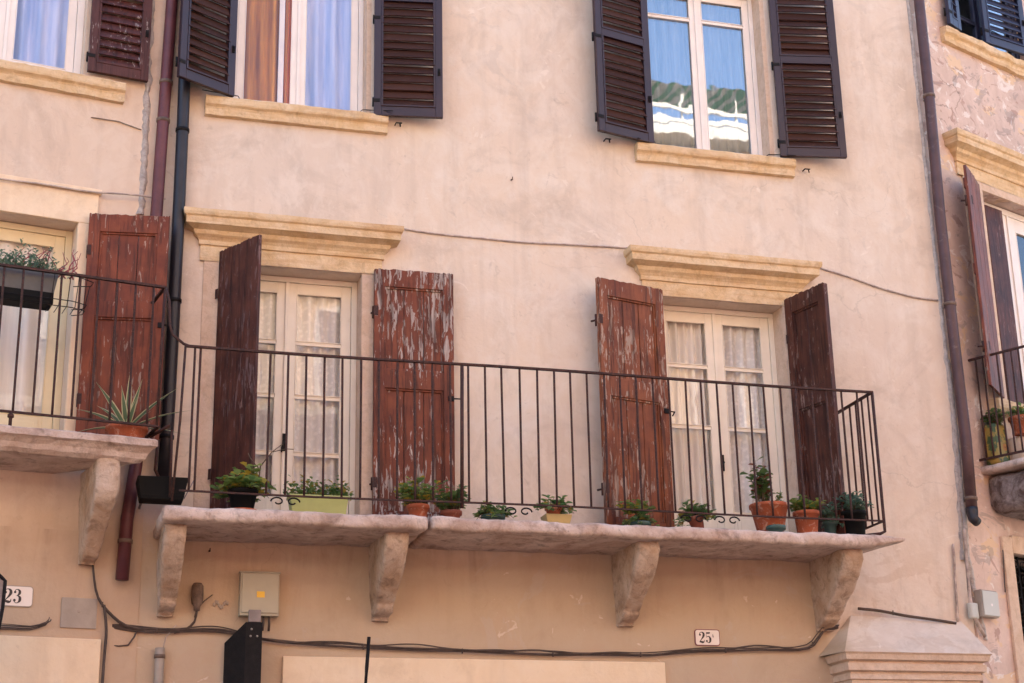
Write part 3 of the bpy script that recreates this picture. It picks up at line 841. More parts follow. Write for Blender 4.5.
# slab with moulded nose
LS = L.at(100, 434, -.66)
LT = 4.565
nose = [(0, LT-.16), (.55, LT-.16), (.585, LT-.135), (.60, LT-.10), (.63, LT-.07), (.655, LT-.055), (.655, LT-.01), (.64, LT), (0, LT+.003)]
uR = L.at(158, 440, -.65)[0]
b = MB(); n = len(nose); P = []; seg = 60
for i in range(seg+1):
    for p, z in nose:
        u = -3.2+(uR-(.655-p)*.9+3.2)*i/seg; q = Vector((u, -p, z))
        q = q+noise.noise_vector(q*6)*.006+noise.noise_vector(q*22)*.004; P.append(q)
b.add(P, [(i*n+k, (i+1)*n+k, (i+1)*n+k+1, i*n+k+1) for i in range(seg) for k in range(n-1)])
b.add([P[seg*n+k] for k in range(n)], [tuple(range(n))]) 
b.build('balcony_slab', 'slab_stone', lh)
LC = [(0, 4.42), (-.3, 4.42), (-.56, 4.42), (-.57, 4.30), (-.565, 4.20), (-.53, 4.13), (-.45, 4.08), (-.36, 4.0), (-.26, 3.92), (-.18, 3.84), (-.12, 3.78), (-.06, 3.75), (0, 3.76)]
lcu = L.at(77, 553, 0)[0]
corbel_mesh(lcu-.01, lcu+.15, LC, seed=11).build('corbel', 'corbel_stone', lh, weld=True)
# railing of the left balcony
LY = -.60
ra, rb = L.at(0, 263, LY), L.at(165, 289, LY); ba, bb = L.at(0, 409, LY), L.at(158, 428, LY)
zt_, zb_ = (ra[2]+rb[2])/2, (ba[2]+bb[2])/2
b = MB(); flat(b, (-3, LY, zt_), (rb[0], LY, zt_), .014, .009); flat(b, (-3, LY, zb_), (rb[0], LY, zb_), .011, .007)
b.tube([(rb[0]-.01, LY, zb_), (rb[0], LY, zt_)], .010)
flat(b, (rb[0], LY, zb_), (rb[0], .05, zb_), .011, .007); flat(b, (rb[0], LY, zt_), (rb[0], .02, zt_), .012, .008)
lr = b.build('railing', 'rusty_iron', lh)
lb0 = bal_mesh(zt_-zb_).build('baluster', 'rusty_iron', lr, (0, 0, 0)); f1 = True
u0 = L.at(24, 268, LY)[0]; stp = (L.at(62, 274, LY)[0]-L.at(24, 268, LY)[0])/2
for i in range(-14, 8):
    u = u0+i*stp
    if u > rb[0]-.03: break
    o = lb0 if f1 else lb0.copy()
    if not f1: COL.objects.link(o); o.parent = lr
    f1 = False; o.location = (u, LY, zb_)
for u in (u0-.01, u0-1.1): MB().tube([(u, LY, zb_), (u, LY, LT-.01)], .012).lathe([(.0, 0), (.022, .01), (.022, .03), (0, .04)], 10, (u, LY, zb_-.05)).build('railing_foot', 'rusty_iron', lr)
# diagonal iron strap at its end
p, q = L.at(158, 440, -.5), L.at(168, 498, -.35)
b = MB(); b.tube([p, (p[0]+.01, -.42, p[2]-.2), q], .012); b.tube([L.at(172, 430, -.5), L.at(170, 497, -.5)], .010); b.tube([L.at(150, 437, -.4), L.at(170, 425, -.55)], .012)
b.build('railing_strap', 'rusty_iron', lr)
ragged_strip(L, lh, [(152, 0), (148, 60), (146, 130), (141, 215)], .055, seed=5)
ragged_strip(L, lh, [(92, 118), (118, 122), (140, 130)], .02, seed=6)
u0, _, z1 = L.at(62, 597, -.01); u1, _, z0 = L.at(96, 629, -.01)
b = MB().box(u0, u1, -.012, -.001, z0, z1); b.lathe([(0, .0), (.012, 0), (.012, .004), (0, .006)], 12, ((u0+u1)/2, 0, 0))
MB().box(u0, u1, -.012, -.001, z0, z1).box((u0+u1)/2-.01, (u0+u1)/2+.01, -.018, -.0125, (z0+z1)/2, (z0+z1)/2+.02).build('cover_plate', 'plate_grey', lh, bevel=.003)
board(L, lh, ((-120, 630), (101, 645)), 'fascia_board')

# ================================================================== RIGHT HOUSE
rh = empty('corner_house', R.w(0, 0, 0), R.a)
tag(rh, 'weathered house at the right edge turned away with patchy plaster and small iron balcony', 'house')
RD = (.80, 1.96, 5.55, 7.66); RW = (.62, 1.9, 9.30, 10.9); RG = (.60, 1.9, 2.4, 4.16)
wall_mesh(.0, 6, 0, 12, [RD, RW, RG], .34).build('wall', ['ragged_plaster', 'room_dark'], rh)
moulding(shifted(SILL, 9.13), .44, 2.3, False, 40, .012, 12).build('window_sill', 'yellow_stone', rh)
moulding(shifted(CORN, 7.74), .46, 2.1, seed=14).build('cornice', 'yellow_stone', rh)
b = MB(); b.box(.52, .80, -.02, 0, 5.2, 7.74); b.box(.80, 2.1, -.021, 0, 7.66, 7.74); b.build('door_jamb', 'buff_stone', rh, bevel=.004)
moulding([(0, 0), (.10, .0), (.12, .03), (.12, .11), (0, .12)], .52, 2.0, False, 30, .006, 15).build('window_sill', 'yellow_stone', rh, (0, 0, 5.43))
casement('window', rh, .63, 1.90, 9.30, 10.88, .10, [9.62], .07, 'navy_paint', 'sky_glass', st=.06, fr=.06, handle=False, label='dark framed window at the upper right corner')
casement('window', rh, .805, 1.955, 5.55, 7.65, .14, [], .12, 'white_paint', 'window_glass', st=.12, fr=.06, handle=False, label='tall white window at the right edge with dark interior')
louvre_left(rh, (.70, -.03, 9.31), -172, .22, 1.5, 'navy_paint', 'navy_paint', [.8], label='narrow strip of navy shutter by the upper right window')
louvre_shutter(rh, (1.13, -.01, 9.33), -8, .6, 1.5, 'navy_paint', 'navy_paint', [.8], label='navy shutter half closed over the upper right window')
panel_shutter_left(rh, (.70, -.03, 5.58), -157, .52, 2.12, 'red_clean', planks=True, seed=31, latch=False, label='dark red shutter seen edge on at the right window')
MB().box(.98, 1.25, .095, .13, 5.6, 7.60).build('shutter', 'brown_planks', rh, bevel=.004)
# ground floor window: stone frame and iron grille
b = MB(); b.box(.46, .60, -.03, 0, 2.3, 4.30); b.box(.60, 2.0, -.031, 0, 4.16, 4.32); b.build('window_surround', 'buff_stone', rh, bevel=.006)
g = MB()
for i in range(12): g.tube([(.62+i*.11, .03, 2.4), (.62+i*.11, .03, 4.15)], .010, 6)
for j in range(14): g.tube([(.60, .045, 2.45+j*.13), (1.9, .045, 2.45+j*.13)], .010, 6)
for i in range(11):
    for j in range(13):
        cx_, cz_ = .675+i*.11, 2.515+j*.13
        g.tube([(cx_+.035*math.cos(a), .02, cz_+.035*math.sin(a)) for a in [k*PI/4 for k in range(9)]], .005, 5, cap=False)
g.build('window_grille', 'black_iron', rh)
# balcony of the right house
BZ = 4.90
rs0 = .30
b = MB().roundbox(rs0, 3.0, -.95, .02, BZ-.07, BZ, .02, .04, .008, 4, 5); b.build('balcony_slab', 'slab_stone', rh, weld=True)
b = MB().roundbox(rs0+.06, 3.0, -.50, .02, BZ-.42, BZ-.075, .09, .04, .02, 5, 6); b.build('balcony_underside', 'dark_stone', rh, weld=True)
RR = BZ+.98
b = MB()
flat(b, (.30, .0, RR), (.40, -.90, RR), .011, .009); flat(b, (.40, -.90, RR), (3, -.90, RR), .011, .009)
flat(b, (.30, .0, BZ+.06), (.40, -.90, BZ+.06), .011, .009); flat(b, (.40, -.90, BZ+.06), (3, -.90, BZ+.06), .011, .009)
rr = b.build('railing', 'rusty_iron', rh)
rb0 = bal_mesh(RR-BZ-.06).build('baluster', 'rusty_iron', rr, (.40, -.90, BZ+.06))
for u in [.40+.11*i for i in range(1, 18)]:
    o = rb0.copy(); COL.objects.link(o); o.parent = rr; o.location = (u, -.90, BZ+.06)
for k in range(1, 13):
    o = rb0.copy(); COL.objects.link(o); o.parent = rr; o.location = (.30+.10*k/13, -.90*k/13, BZ+.06)
ragged_strip(R, rh, [(948, 360), (968, 560), (985, 640)], .05, seed=15)

# ================================================================== PIPES
def pipe(F, pts, v, r, mat, name, label, bands=(), funnel=False):
    P = [F.w(*F.at(*p, v)) for p in pts]
    o0 = P[-1].copy(); Q = [p-o0 for p in P]
    if len(Q) == 2: Q = [Q[0]+(Q[1]-Q[0])*i/8 for i in range(9)]
    b = MB().tube(Q, r, 16)
    o = b.build(name, mat, loc=o0)
    for f in bands:
        i = f*(len(Q)-1); k = min(int(i), len(Q)-2); c_ = Q[k]+(Q[k+1]-Q[k])*(i-k); d = (Q[k+1]-Q[k]).normalized()
        c2 = MB().tube([c_-d*.014, c_+d*.014], r*1.14, 16)
        c2.tube([c_, c_+Vector((0, .10, 0))], .008)
        c2.build('bracket', 'weathered_plastic' if mat != 'black_pipe' else 'black_iron', o)
    return tag(o, label, 'drainpipe', 'rainwater pipes down the facades')
P1 = pipe(L, [(176, -60), (172, 0), (167, 70), (161, 150), (155, 235), (150, 330), (140, 440), (127, 520), (122, 580)], -.07, .047, 'maroon_pipe', 'downpipe', 'maroon drainpipe beside the black one, with pale clips', bands=(.27, .33, .52, .92))
P2 = pipe(M, [(190, -60), (187, 0), (183, 120), (178, 228), (173, 330), (168, 420), (163, 482)], -.09, .048, 'black_pipe', 'downpipe', 'black drainpipe between the left and the middle house', bands=(.35, .62, .88))
P3 = pipe(R, [(911, -60), (919, 0), (930, 105), (940, 215), (954, 340), (966, 440), (972, 512)], -.09, .05, 'brown_pipe', 'downpipe', 'long brown drainpipe at the right corner of the middle house', bands=(.32, .62, .97))
b = MB().tube([(0, 0, .04), (0, 0, 0), (0, -.01, -.06), (.01, -.05, -.10)], [.052, .052, .045, .04], 14); b.build('spout', 'black_pipe', P3)
c_ = pipe(M, [(160, 648), (157, 720)], -.04, .035, 'plate_grey', 'conduit', 'short grey conduit at the bottom left below the cables', bands=(.12,))

# ================================================================== CABLES
def cable(F, pts, v, r, mat, label, fuzz=0, strands=1, group=None, clips=True):
    P = [Vector(F.w(*F.at(*p, v))) for p in pts]; o0 = P[0].copy(); root = None
    S = []
    for i in range(len(P)-1):
        n = max(2, int((P[i+1]-P[i]).length/.05))
        p0, p1, p2, p3 = P[max(i-1, 0)], P[i], P[i+1], P[min(i+2, len(P)-1)]
        for k in range(n):
            t_ = k/n
            S.append(.5*((2*p1)+(p2-p0)*t_+(2*p0-5*p1+4*p2-p3)*t_*t_+(3*p1-p0-3*p2+p3)*t_**3))
    S.append(P[-1]); b = MB(); rq = random.Random(len(S))
    for s_ in range(strands):
        Q = []
        for k, p in enumerate(S):
            j = Vector((noise.noise(Vector((k*.13, s_*7, 0))), -abs(noise.noise(Vector((k*.2, s_*3, 5))))*.3, noise.noise(Vector((k*.11, s_*5, 9)))))*(fuzz*(1+s_))
            Q.append(p-o0+j+Vector((0, -.004*s_, .007*s_)))
        b.tube(Q, r*(1 if strands < 3 else rq.uniform(.55, 1)), 6)
    o = b.build('cable', mat, loc=o0)
    if clips:
        for k in range(6, len(S)-3, 14):
            MB().tube([S[k]-o0+Vector((0, -.012, -.016)), S[k]-o0+Vector((0, -.014, .022))], .006, 6).build('clip', 'cable', o)
    return tag(o, label, 'cable', group)
G = 'cables strung along the facades'
cable(M, [(404, 229), (450, 235), (505, 241), (560, 244), (628, 248)], -.012, .008, 'painted_cable', 'thin grey cable crossing the upper wall between the two door cornices', .006, group=G, clips=False)
cable(M, [(820, 268), (850, 277), (880, 288), (912, 297), (938, 300)], -.012, .008, 'painted_cable', 'thin grey cable sagging from the right cornice to the brown drainpipe', .006, group=G, clips=False)
cable(L, [(-40, 170), (0, 178), (40, 184), (80, 191), (130, 194), (165, 199)], -.06, .007, 'painted_cable', 'thin cable above the door at the left edge', .010, group=G, clips=False)
cable(M, [(112, 628), (150, 631), (200, 632), (230, 634), (270, 640), (330, 646), (420, 650), (500, 653), (560, 655), (640, 655), (700, 652), (760, 650), (798, 650), (812, 645), (822, 632), (838, 628)], -.03, .0075, 'cable', 'bundle of dark cables running below the long balcony', .012, 4, group=G)
cable(M, [(858, 609), (880, 611), (905, 616), (930, 620), (956, 624)], -.05, .008, 'cable', 'short dark cable right of the last corbel', .006, 2, group=G)
cable(L, [(92, 553), (94, 580), (98, 598), (108, 612), (125, 626), (150, 632)], -.03, .008, 'cable', 'dark cable curving down from under the left corbel', .004, 2, group=G)
cable(L, [(104, 606), (106, 630), (104, 660), (100, 720)], -.03, .010, 'cable', 'dark vertical cable running down at the bottom left', .004, 2, group=G)
cable(L, [(-30, 628), (10, 628), (30, 629), (46, 625), (48, 622)], -.015, .005, 'cable', 'frayed cable end below number plate 23', .012, 4, group=G, clips=False)
cable(M, [(174, 633), (185, 630), (194, 622), (197, 610)], -.03, .006, 'cable', 'cable rising to the weathered junction box', .006, 2, group=G, clips=False)
cable(M, [(110, 645), (128, 645), (138, 628)], -.03, .006, 'cable', 'short looping cable left of the conduit', .003, 1, group=G, clips=False)
cable(M, [(163, 650), (166, 637), (176, 625)], -.03, .004, 'painted_cable', 'thin pale wire rising from the grey conduit', .003, 1, group=G, clips=False)
cable(M, [(953, 545), (955, 580), (958, 622)], -.02, .010, 'painted_cable', 'pale conduit down the corner left of the electric boxes', .005, 2, group=G, clips=False)
cable(R, [(964, 530), (968, 580), (973, 615), (985, 637)], -.03, .014, 'painted_cable', 'pale conduit beside the small grey electric boxes', .006, 2, group=G, clips=False)
cable(R, [(1003, 550), (1004, 575), (1005, 592)], -.02, .006, 'cable', 'short dark wire above the right electric box', .003, 1, group=G, clips=False)

# ================================================================== WALL FITTINGS
u0, _, z1 = M.at(241, 572, -.1); u1, _, z0 = M.at(279, 616, -.1)
e = empty('meter_box', M.w(u0, 0, z0)); w_, h_ = u1-u0, z1-z0
tag(e, 'large beige metal meter box with yellow sticker under the long balcony', 'meter box')
MB().box(0, w_, -.09, -.001, 0, h_).box(-.008, w_+.008, -.09, -.02, h_+.0005, h_+.012).build('case', 'metal_box', e, bevel=.004)
MB().box(.012, w_-.008, -.10, -.0905, .02, h_-.008).build('door', 'metal_box', e, bevel=.003)
MB().box(w_*.42, w_*.62, -.1025, -.1005, h_*.42, h_*.56).build('sticker', 'sticker', e)
b = MB()
for k in range(4): b.tube([(w_*(.35+.14*k), -.05, 0), (w_*(.33+.15*k), -.05, -.05), (w_*(.3+.16*k), -.03, -.10)], .009)
b.build('cable_glands', 'cable', e)

u0, _, z1 = R.at(981, 589, -.08); u1, _, z0 = R.at(1000, 618, -.08)
e = empty('electric_box', R.w(u0, 0, z0), R.a); w_, h_ = u1-u0, z1-z0
tag(e, 'pale grey electric box with round white label at the right edge', 'electric box')
MB().box(0, w_, -.075, -.001, 0, h_).build('case', 'plate_grey', e, bevel=.004)
MB().box(.01, w_, -.085, -.0755, .01, h_-.01).build('door', 'pale_box', e, bevel=.004)
MB().add([(w_*.55+.012*math.cos(a), -.0865, h_*.45+.012*math.sin(a)) for a in [k*PI/6 for k in range(12)]], [tuple(range(12))]).build('label', 'enamel', e)
u0, _, z1 = R.at(971, 602, -.05); u1, _, z0 = R.at(980, 619, -.05)
o = MB().roundbox(0, u1-u0, -.05, 0, 0, z1-z0, .012, .02).build('junction_box', 'pale_box', loc=R.w(u0, 0, z0), rotz=R.a, weld=True)
tag(o, 'small pale junction box left of the grey electric box', 'junction box')

# weathered junction box (a bulb shaped old fitting)
u, _, z = M.at(197, 605, -.05)
e = empty('wall_fitting', M.w(u, -.045, z))
tag(e, 'weathered brown cylindrical fitting beside the leftmost corbel', 'wall fitting')
MB().lathe([(0, .165), (.030, .16), (.042, .14), (.045, .05), (.038, .01), (.025, -.01), (.022, -.04), (0, -.045)], 18).build('cap', 'weathered_plastic', e)
MB().tube([(0, 0, .04), (.0, .044, .04)], .018).tube([(.01, 0, -.02), (.05, .0, .03), (.11, .01, .08)], .004).tube([(0, 0, -.04), (-.01, .01, -.09)], .008).build('wires', 'cable', e)
b = MB(); u, _, z = M.at(213, 605, -.01)
for k in range(9):
    x = k*.012; b.roundbox(x, x+.018, -.018, 0, .02*math.sin(k*1.1)-.01, .02*math.sin(k*1.1)+.018, .005, .01)
tag(b.build('old_bracket', 'plate_grey', loc=M.w(u, 0, z)), 'broken remains of a bracket left of the beige meter box', 'bracket')

for px, py in ((511, 180), (209, 551)):
    u, _, z = M.at(px, py, 0)
    MB().tube([(u, .0, z), (u+.004, -.03, z-.006)], .006, 6).tube([(u+.004, -.03, z-.006), (u+.004, -.034, z+.016)], .004, 5).build('wall_nail', 'rusty_iron', house)
# number plates
def stroke(b, pts, mi, y, sx=1, sy=1, ox=0, oy=0):
    n = 8; S = []
    for i in range(len(pts)-1):
        p0, p1, p2, p3 = pts[max(i-1, 0)], pts[i], pts[i+1], pts[min(i+2, len(pts)-1)]
        for k in range(n):
            t_ = k/n; S.append([.5*((2*p1[c])+(p2[c]-p0[c])*t_+(2*p0[c]-5*p1[c]+4*p2[c]-p3[c])*t_*t_+(3*p1[c]-p0[c]-3*p2[c]+p3[c])*t_**3) for c in range(3)])
    S.append(list(pts[-1])); vs = []
    for i, (x, z, w) in enumerate(S):
        a, c = S[max(i-1, 0)], S[min(i+1, len(S)-1)]; dx, dz_ = c[0]-a[0], c[1]-a[1]; l_ = math.hypot(dx, dz_) or 1
        nx, nz = -dz_/l_*w/2, dx/l_*w/2
        vs += [(ox+(x+nx)*sx, y, oy+(z+nz)*sy), (ox+(x-nx)*sx, y, oy+(z-nz)*sy)]
    b.add(vs, [(2*i, 2*i+1, 2*i+3, 2*i+2) for i in range(len(S)-1)], mi)
def disc(b, x, z, r, y, sx, sy, ox, oy):
    b.add([(ox+(x+r*math.cos(a))*sx, y, oy+(z+r*math.sin(a))*sy) for a in [k*PI/6 for k in range(12)]], [tuple(range(12))])
def digit(b, d, ox, oy, s, y):
    if d == '2':
        stroke(b, [(.10, .72, .05), (.14, .90, .06), (.30, .985, .06), (.48, .90, .17), (.52, .72, .21), (.42, .50, .15), (.24, .28, .07), (.10, .10, .05)], 0, y, s, s, ox, oy)
        stroke(b, [(.08, .09, .10), (.22, .10, .17), (.40, .06, .19), (.52, .10, .10), (.56, .28, .03)], 0, y-.0003, s, s, ox, oy); disc(b, .15, .74, .10, y-.0006, s, s, ox, oy)
    if d == '3':
        stroke(b, [(.12, .80, .05), (.20, .95, .05), (.34, .975, .07), (.47, .86, .17), (.46, .68, .17), (.32, .54, .05), (.26, .53, .03)], 0, y, s, s, ox, oy)
        stroke(b, [(.26, .53, .03), (.36, .52, .06), (.50, .42, .17), (.51, .20, .19), (.38, .04, .07), (.22, .02, .05), (.10, .16, .05)], 0, y-.0003, s, s, ox, oy)
        disc(b, .15, .78, .085, y-.0006, s, s, ox, oy); disc(b, .14, .20, .095, y-.0006, s, s, ox, oy)
    if d == '5':
        stroke(b, [(.12, .92, .14), (.30, .91, .15), (.50, .94, .13)], 0, y, s, s, ox, oy)
        stroke(b, [(.13, .95, .03), (.13, .5, .03)], 0, y-.0002, s, s, ox, oy)
        stroke(b, [(.13, .50, .03), (.26, .60, .06), (.42, .56, .12), (.51, .36, .21), (.46, .12, .17), (.30, .02, .06), (.12, .10, .05)], 0, y-.0004, s, s, ox, oy)
        disc(b, .15, .17, .10, y-.0007, s, s, ox, oy)
    if d == 'A':
        stroke(b, [(.05, 0, .06), (.25, .9, .06)], 0, y, s, s, ox, oy); stroke(b, [(.25, .9, .12), (.45, 0, .12)], 0, y-.0002, s, s, ox, oy); stroke(b, [(.12, .35, .06), (.40, .35, .06)], 0, y-.0003, s, s, ox, oy)
def rrect(b, x0, x1, z0, z1, r, y0, y1):
    pts = []
    for cx_, cz_, a0 in ((x1-r, z1-r, 0), (x0+r, z1-r, 90), (x0+r, z0+r, 180), (x1-r, z0+r, 270)):
        for k in range(5): a = math.radians(a0+k*22.5); pts.append((cx_+r*math.cos(a), cz_+r*math.sin(a)))
    n = len(pts); b.add([(x, y0, z) for x, z in pts]+[(x, y1, z) for x, z in pts], [tuple(reversed(range(n)))]+[(k, (k+1) % n, n+(k+1) % n, n+k) for k in range(n)])
def plate(F, tl, br, text, label, edge):
    u0, _, z1 = F.at(*tl, -.012); u1, _, z0 = F.at(*br, -.012); w_, h_ = u1-u0, z1-z0
    e = empty('house_number_plate', F.w(u0, 0, z0), F.a); tag(e, label, 'house number', 'enamel house number plates')
    b = MB(); rrect(b, 0, w_, 0, h_, h_*.17, -.008, -.001); b.build('rim', edge, e)
    b = MB(); rrect(b, .007, w_-.007, .007, h_-.007, h_*.13, -.012, -.0085); b.build('plate_face', 'enamel', e)
    b = MB(); s = h_*.66; x = w_*.14
    for ch in text:
        if ch == 'A': digit(b, ch, x+s*.03, h_*.50, s*.34, -.0135)
        else: digit(b, ch, x, h_*.17, s, -.0135); x += s*.66
    b.build('digits', 'ink', e); return e
plate(M, (694.5, 629), (720.5, 646), '25A', 'white enamel plate reading 25 with a small raised letter, under the long balcony', 'enamel_edge')
plate(L, (-1, 584.5), (32.5, 607.5), '23', 'larger white enamel plate reading 23 at the left edge', 'plate_grey')

# dark folded bracket below the meter box
u0, _, z1 = M.at(246, 622, -.22); u1, _, _ = M.at(262, 640, -.22)
e = empty('sign_post', M.w(u0, -.22, 2.6)); h_ = z1-2.6; w_ = u1-u0
tag(e, 'dark folded steel upright with bolts below the beige meter box', 'bracket')
MB().add([(0,0,0),(w_,0,0),(w_,0,h_),(0,0,h_),(0,.03,0),(w_,.03,0),(w_,.03,h_),(0,.03,h_)], [(0,1,2,3),(1,5,6,2),(4,7,6,5),(3,2,6,7)]).add(
    [(0,0,0),(0,0,h_),(-.13,.17,h_-.13),(-.13,.17,0),(.0,.03,0),(0,.03,h_),(-.115,.19,h_-.13),(-.115,.19,0)], [(0,1,2,3),(4,7,6,5),(1,5,6,2),(3,2,6,7)]).build('folded_plate', 'black_iron', e)
for x, z in ((.3, .10), (.7, .10), (.35, .05)): MB().lathe([(0, .006), (.007, .004), (.008, 0)], 10).build('bolt', 'plate_grey', e, (w_*x, -.001, h_-z)).rotation_euler = (PI/2, 0, 0)
MB().box(w_*.15, w_*.9, -.004, .02, h_+.001, h_+.09).build('grey_hood', 'lamp_grey', e, bevel=.004)

# thin dark rod in front of the fascia
p0 = M.w(*M.at(369, 637, -.5)); p1 = M.w(*M.at(363, 720, -.5)); d = p0-p1
o = MB().tube([(0, 0, 0), d*.55, d*.62, d], [.011, .011, .014, .013], 8).build('iron_rod', 'black_iron', loc=p1)
tag(o, 'thin dark iron rod standing in front of the cream fascia', 'rod')

# lantern edge at the far left
u, _, z = L.at(-5, 655, -.7); u -= .055; _, _, zt2 = L.at(0, 582, -.7)
e = empty('wall_lantern', L.w(u, -.7, z), L.a); tag(e, 'grey lantern with black rim cut off by the left edge', 'lantern')
H = zt2-z
prof = [(-.30, .0), (-.02, 0), (.055, .12), (.075, .30), (.078, .48), (.06, H+.02), (-.02, H+.09), (-.30, H+.10)]
b = MB(); b.add([(x, -.03, zz) for x, zz in prof]+[(x, .10, zz) for x, zz in prof], [tuple(range(8)), tuple(reversed(range(8, 16)))]); b.build('glass_body', 'lamp_grey', e)
MB().tube([(x, -.03, zz) for x, zz in prof], .012, 8).tube([(x, .10, zz) for x, zz in prof], .012, 8).build('rim', 'black_iron', e)
MB().tube([(-.1, .10, .3), (-.1, .70, .3)], .015).build('arm', 'black_iron', e)

# ================================================================== POTS AND PLANTS
def pot_mesh(r0, r1, h, rim=.018, rimh=.03):
    return [(0, .0), (r0*.97, 0), (r0, .004), (r1-.004, h-rimh), (r1+rim*.35, h-rimh+.001), (r1+rim*.45, h-.004), (r1+rim*.35, h), (r1-.010, h), (r1-.014, h-.02)]
def foliage(kind, r, h, n, mat, seed, parent, z0, ln=.045, wd=.028, tilt=.5, droop=0, name='foliage'):
    rd = random.Random(seed); b = MB(); st = MB()
    r *= 1.2; h *= 1.6; n = int(n*2.2); ln *= 1.12; wd *= 1.2
    ns = max(5, n//9)
    for s_ in range(ns):
        a = rd.random()*2*PI; rr = r*math.sqrt(rd.random()); hh = h*(.45+.6*rd.random())*(1-.45*(rr/r)**2)
        x0_, y0_ = rr*.35*math.cos(a), rr*.35*math.sin(a); x1_, y1_ = rr*math.cos(a), rr*math.sin(a)
        z1_ = z0+hh-droop*(rr/r)*h
        mid = Vector(((x0_+x1_)*.45, (y0_+y1_)*.45, z0+hh*.6)); tip = Vector((x1_, y1_, z1_)); p0 = Vector((x0_, y0_, z0-.015))
        st.tube([p0, mid, tip], [.003, .0025, .0018], 5)
        for k in range(max(3, n//ns)):
            t_ = .3+.7*rd.random(); q = (p0*(1-t_)**2+mid*2*t_*(1-t_)+tip*t_*t_)
            aa = rd.random()*2*PI; dv = Vector((math.cos(aa), math.sin(aa), rd.uniform(-.6, 1.1)*tilt+.15))
            s2 = rd.uniform(.6, 1.25); b.leaf(q, dv, (0, 0, 1), ln*s2, wd*s2, 0, rd.uniform(.02, .25))
    st.build('stems', 'stem', parent); return b.build(name, mat, parent)
def potted(px, py, v, rtop, h, potmat, leafm, fr, fh, n, label, group='flower pots lined up along the long balcony', z=STOP, F=M, seed=0, ln=.05, wd=.03, saucer=None, soil=True, droop=0, rbot=None):
    u, _, _ = F.at(px, py, v)
    e = empty('potted_plant', F.w(u, v, z+.002), F.a); tag(e, label, 'potted plant', group)
    if saucer:
        MB().lathe([(0, 0), (rtop*.95, 0), (rtop*1.12, .025), (rtop*1.08, .026), (rtop*.93, .008), (0, .008)], 24).build('saucer', saucer, e); zz = .009
    else: zz = 0
    b = MB().lathe([(r_, z_+zz) for r_, z_ in pot_mesh(rbot or rtop*.72, rtop, h)], 28); p = b.build('pot', potmat, e)
    MB().lathe([(0, h-.022+zz), (rtop*.96, h-.020+zz)], 20).build('soil', 'soil', p)
    foliage('', fr, fh, n, leafm, seed, e, h+zz-.02, ln, wd, droop=droop)
    return e
pv = -.52
p = potted(243, 490, pv, .105, .165, 'black_plastic', 'leaf_fresh', .20, .15, 260, 'black pot on a terracotta saucer with bushy leaves, by the dark plank shutter', seed=1, saucer='terracotta', droop=.45, ln=.05, wd=.04)
MB().tube([(.06, 0, .16), (.11, .0, .25), (.12, 0, .36), (.20, 0, .47), (.27, 0, .53)], [.006, .005, .005, .004, .003], 6).tube([(.12, 0, .33), (.05, .02, .42), (.03, .02, .46)], .003, 5).tube([(.20, 0, .47), (.30, 0, .50), (.36, 0, .50)], .003, 5).build('bare_stem', 'stem', p)
# lime trough
u0, _, _ = M.at(289, 497, -.50); u1, _, _ = M.at(347, 497, -.50)
e = empty('planter_trough', M.w(u0, -.50, STOP+.002)); tag(e, 'lime green trough with low herbs in front of the left balcony door', 'planter', 'flower pots lined up along the long balcony')
w_ = u1-u0
b = MB(); P = []
for zz, ins in ((0, .02), (.135, .002), (.136, -.008), (.155, -.008), (.155, .006), (.13, .008)):
    P += [(ins, -.07+ins, zz), (w_-ins, -.07+ins, zz), (w_-ins, .07-ins, zz), (ins, .07-ins, zz)]
b.add(P, [(3,2,1,0)]+[(i*4+k, i*4+(k+1) % 4, (i+1)*4+(k+1) % 4, (i+1)*4+k) for i in range(5) for k in range(4)]+[(20,21,22,23)], 0); b.build('trough', 'lime_plastic', e, bevel=.003)
MB().box(.01, w_-.01, -.06, .06, .12, .138).build('soil', 'soil', e)
fl = MB(); rd = random.Random(5)
for k in range(620):
    c_ = rd.choice([.03, .10, .16, .20, .27, .33, .38, w_-.05]); x = min(max(rd.gauss(c_, .035), -.02), w_+.02); zz = .13+abs(rd.gauss(0, .06)); a = rd.random()*6.28
    fl.leaf((x, rd.uniform(-.06, .06), zz), (math.cos(a), math.sin(a), rd.uniform(0, 1)), (0, 0, 1), rd.uniform(.025, .05), .026)
fl.build('foliage', 'leaf_green', e)
potted(418, 498, pv, .078, .12, 'terracotta', 'leaf_fresh', .14, .17, 190, 'small terracotta pot with yellow green foliage before the most flaking red shutter', seed=3, ln=.045, wd=.035)
potted(451, 503, pv, .075, .085, 'terracotta_dark', 'leaf_green', .13, .16, 170, 'low brown pot with spreading foliage right of the most flaking red shutter', seed=4, ln=.045, wd=.03)
potted(493, 507, pv, .085, .07, 'teal_plastic', 'leaf_green', .13, .11, 130, 'dark green bowl with low drooping leaves on the balcony middle', seed=5, droop=.5, ln=.045, wd=.025)
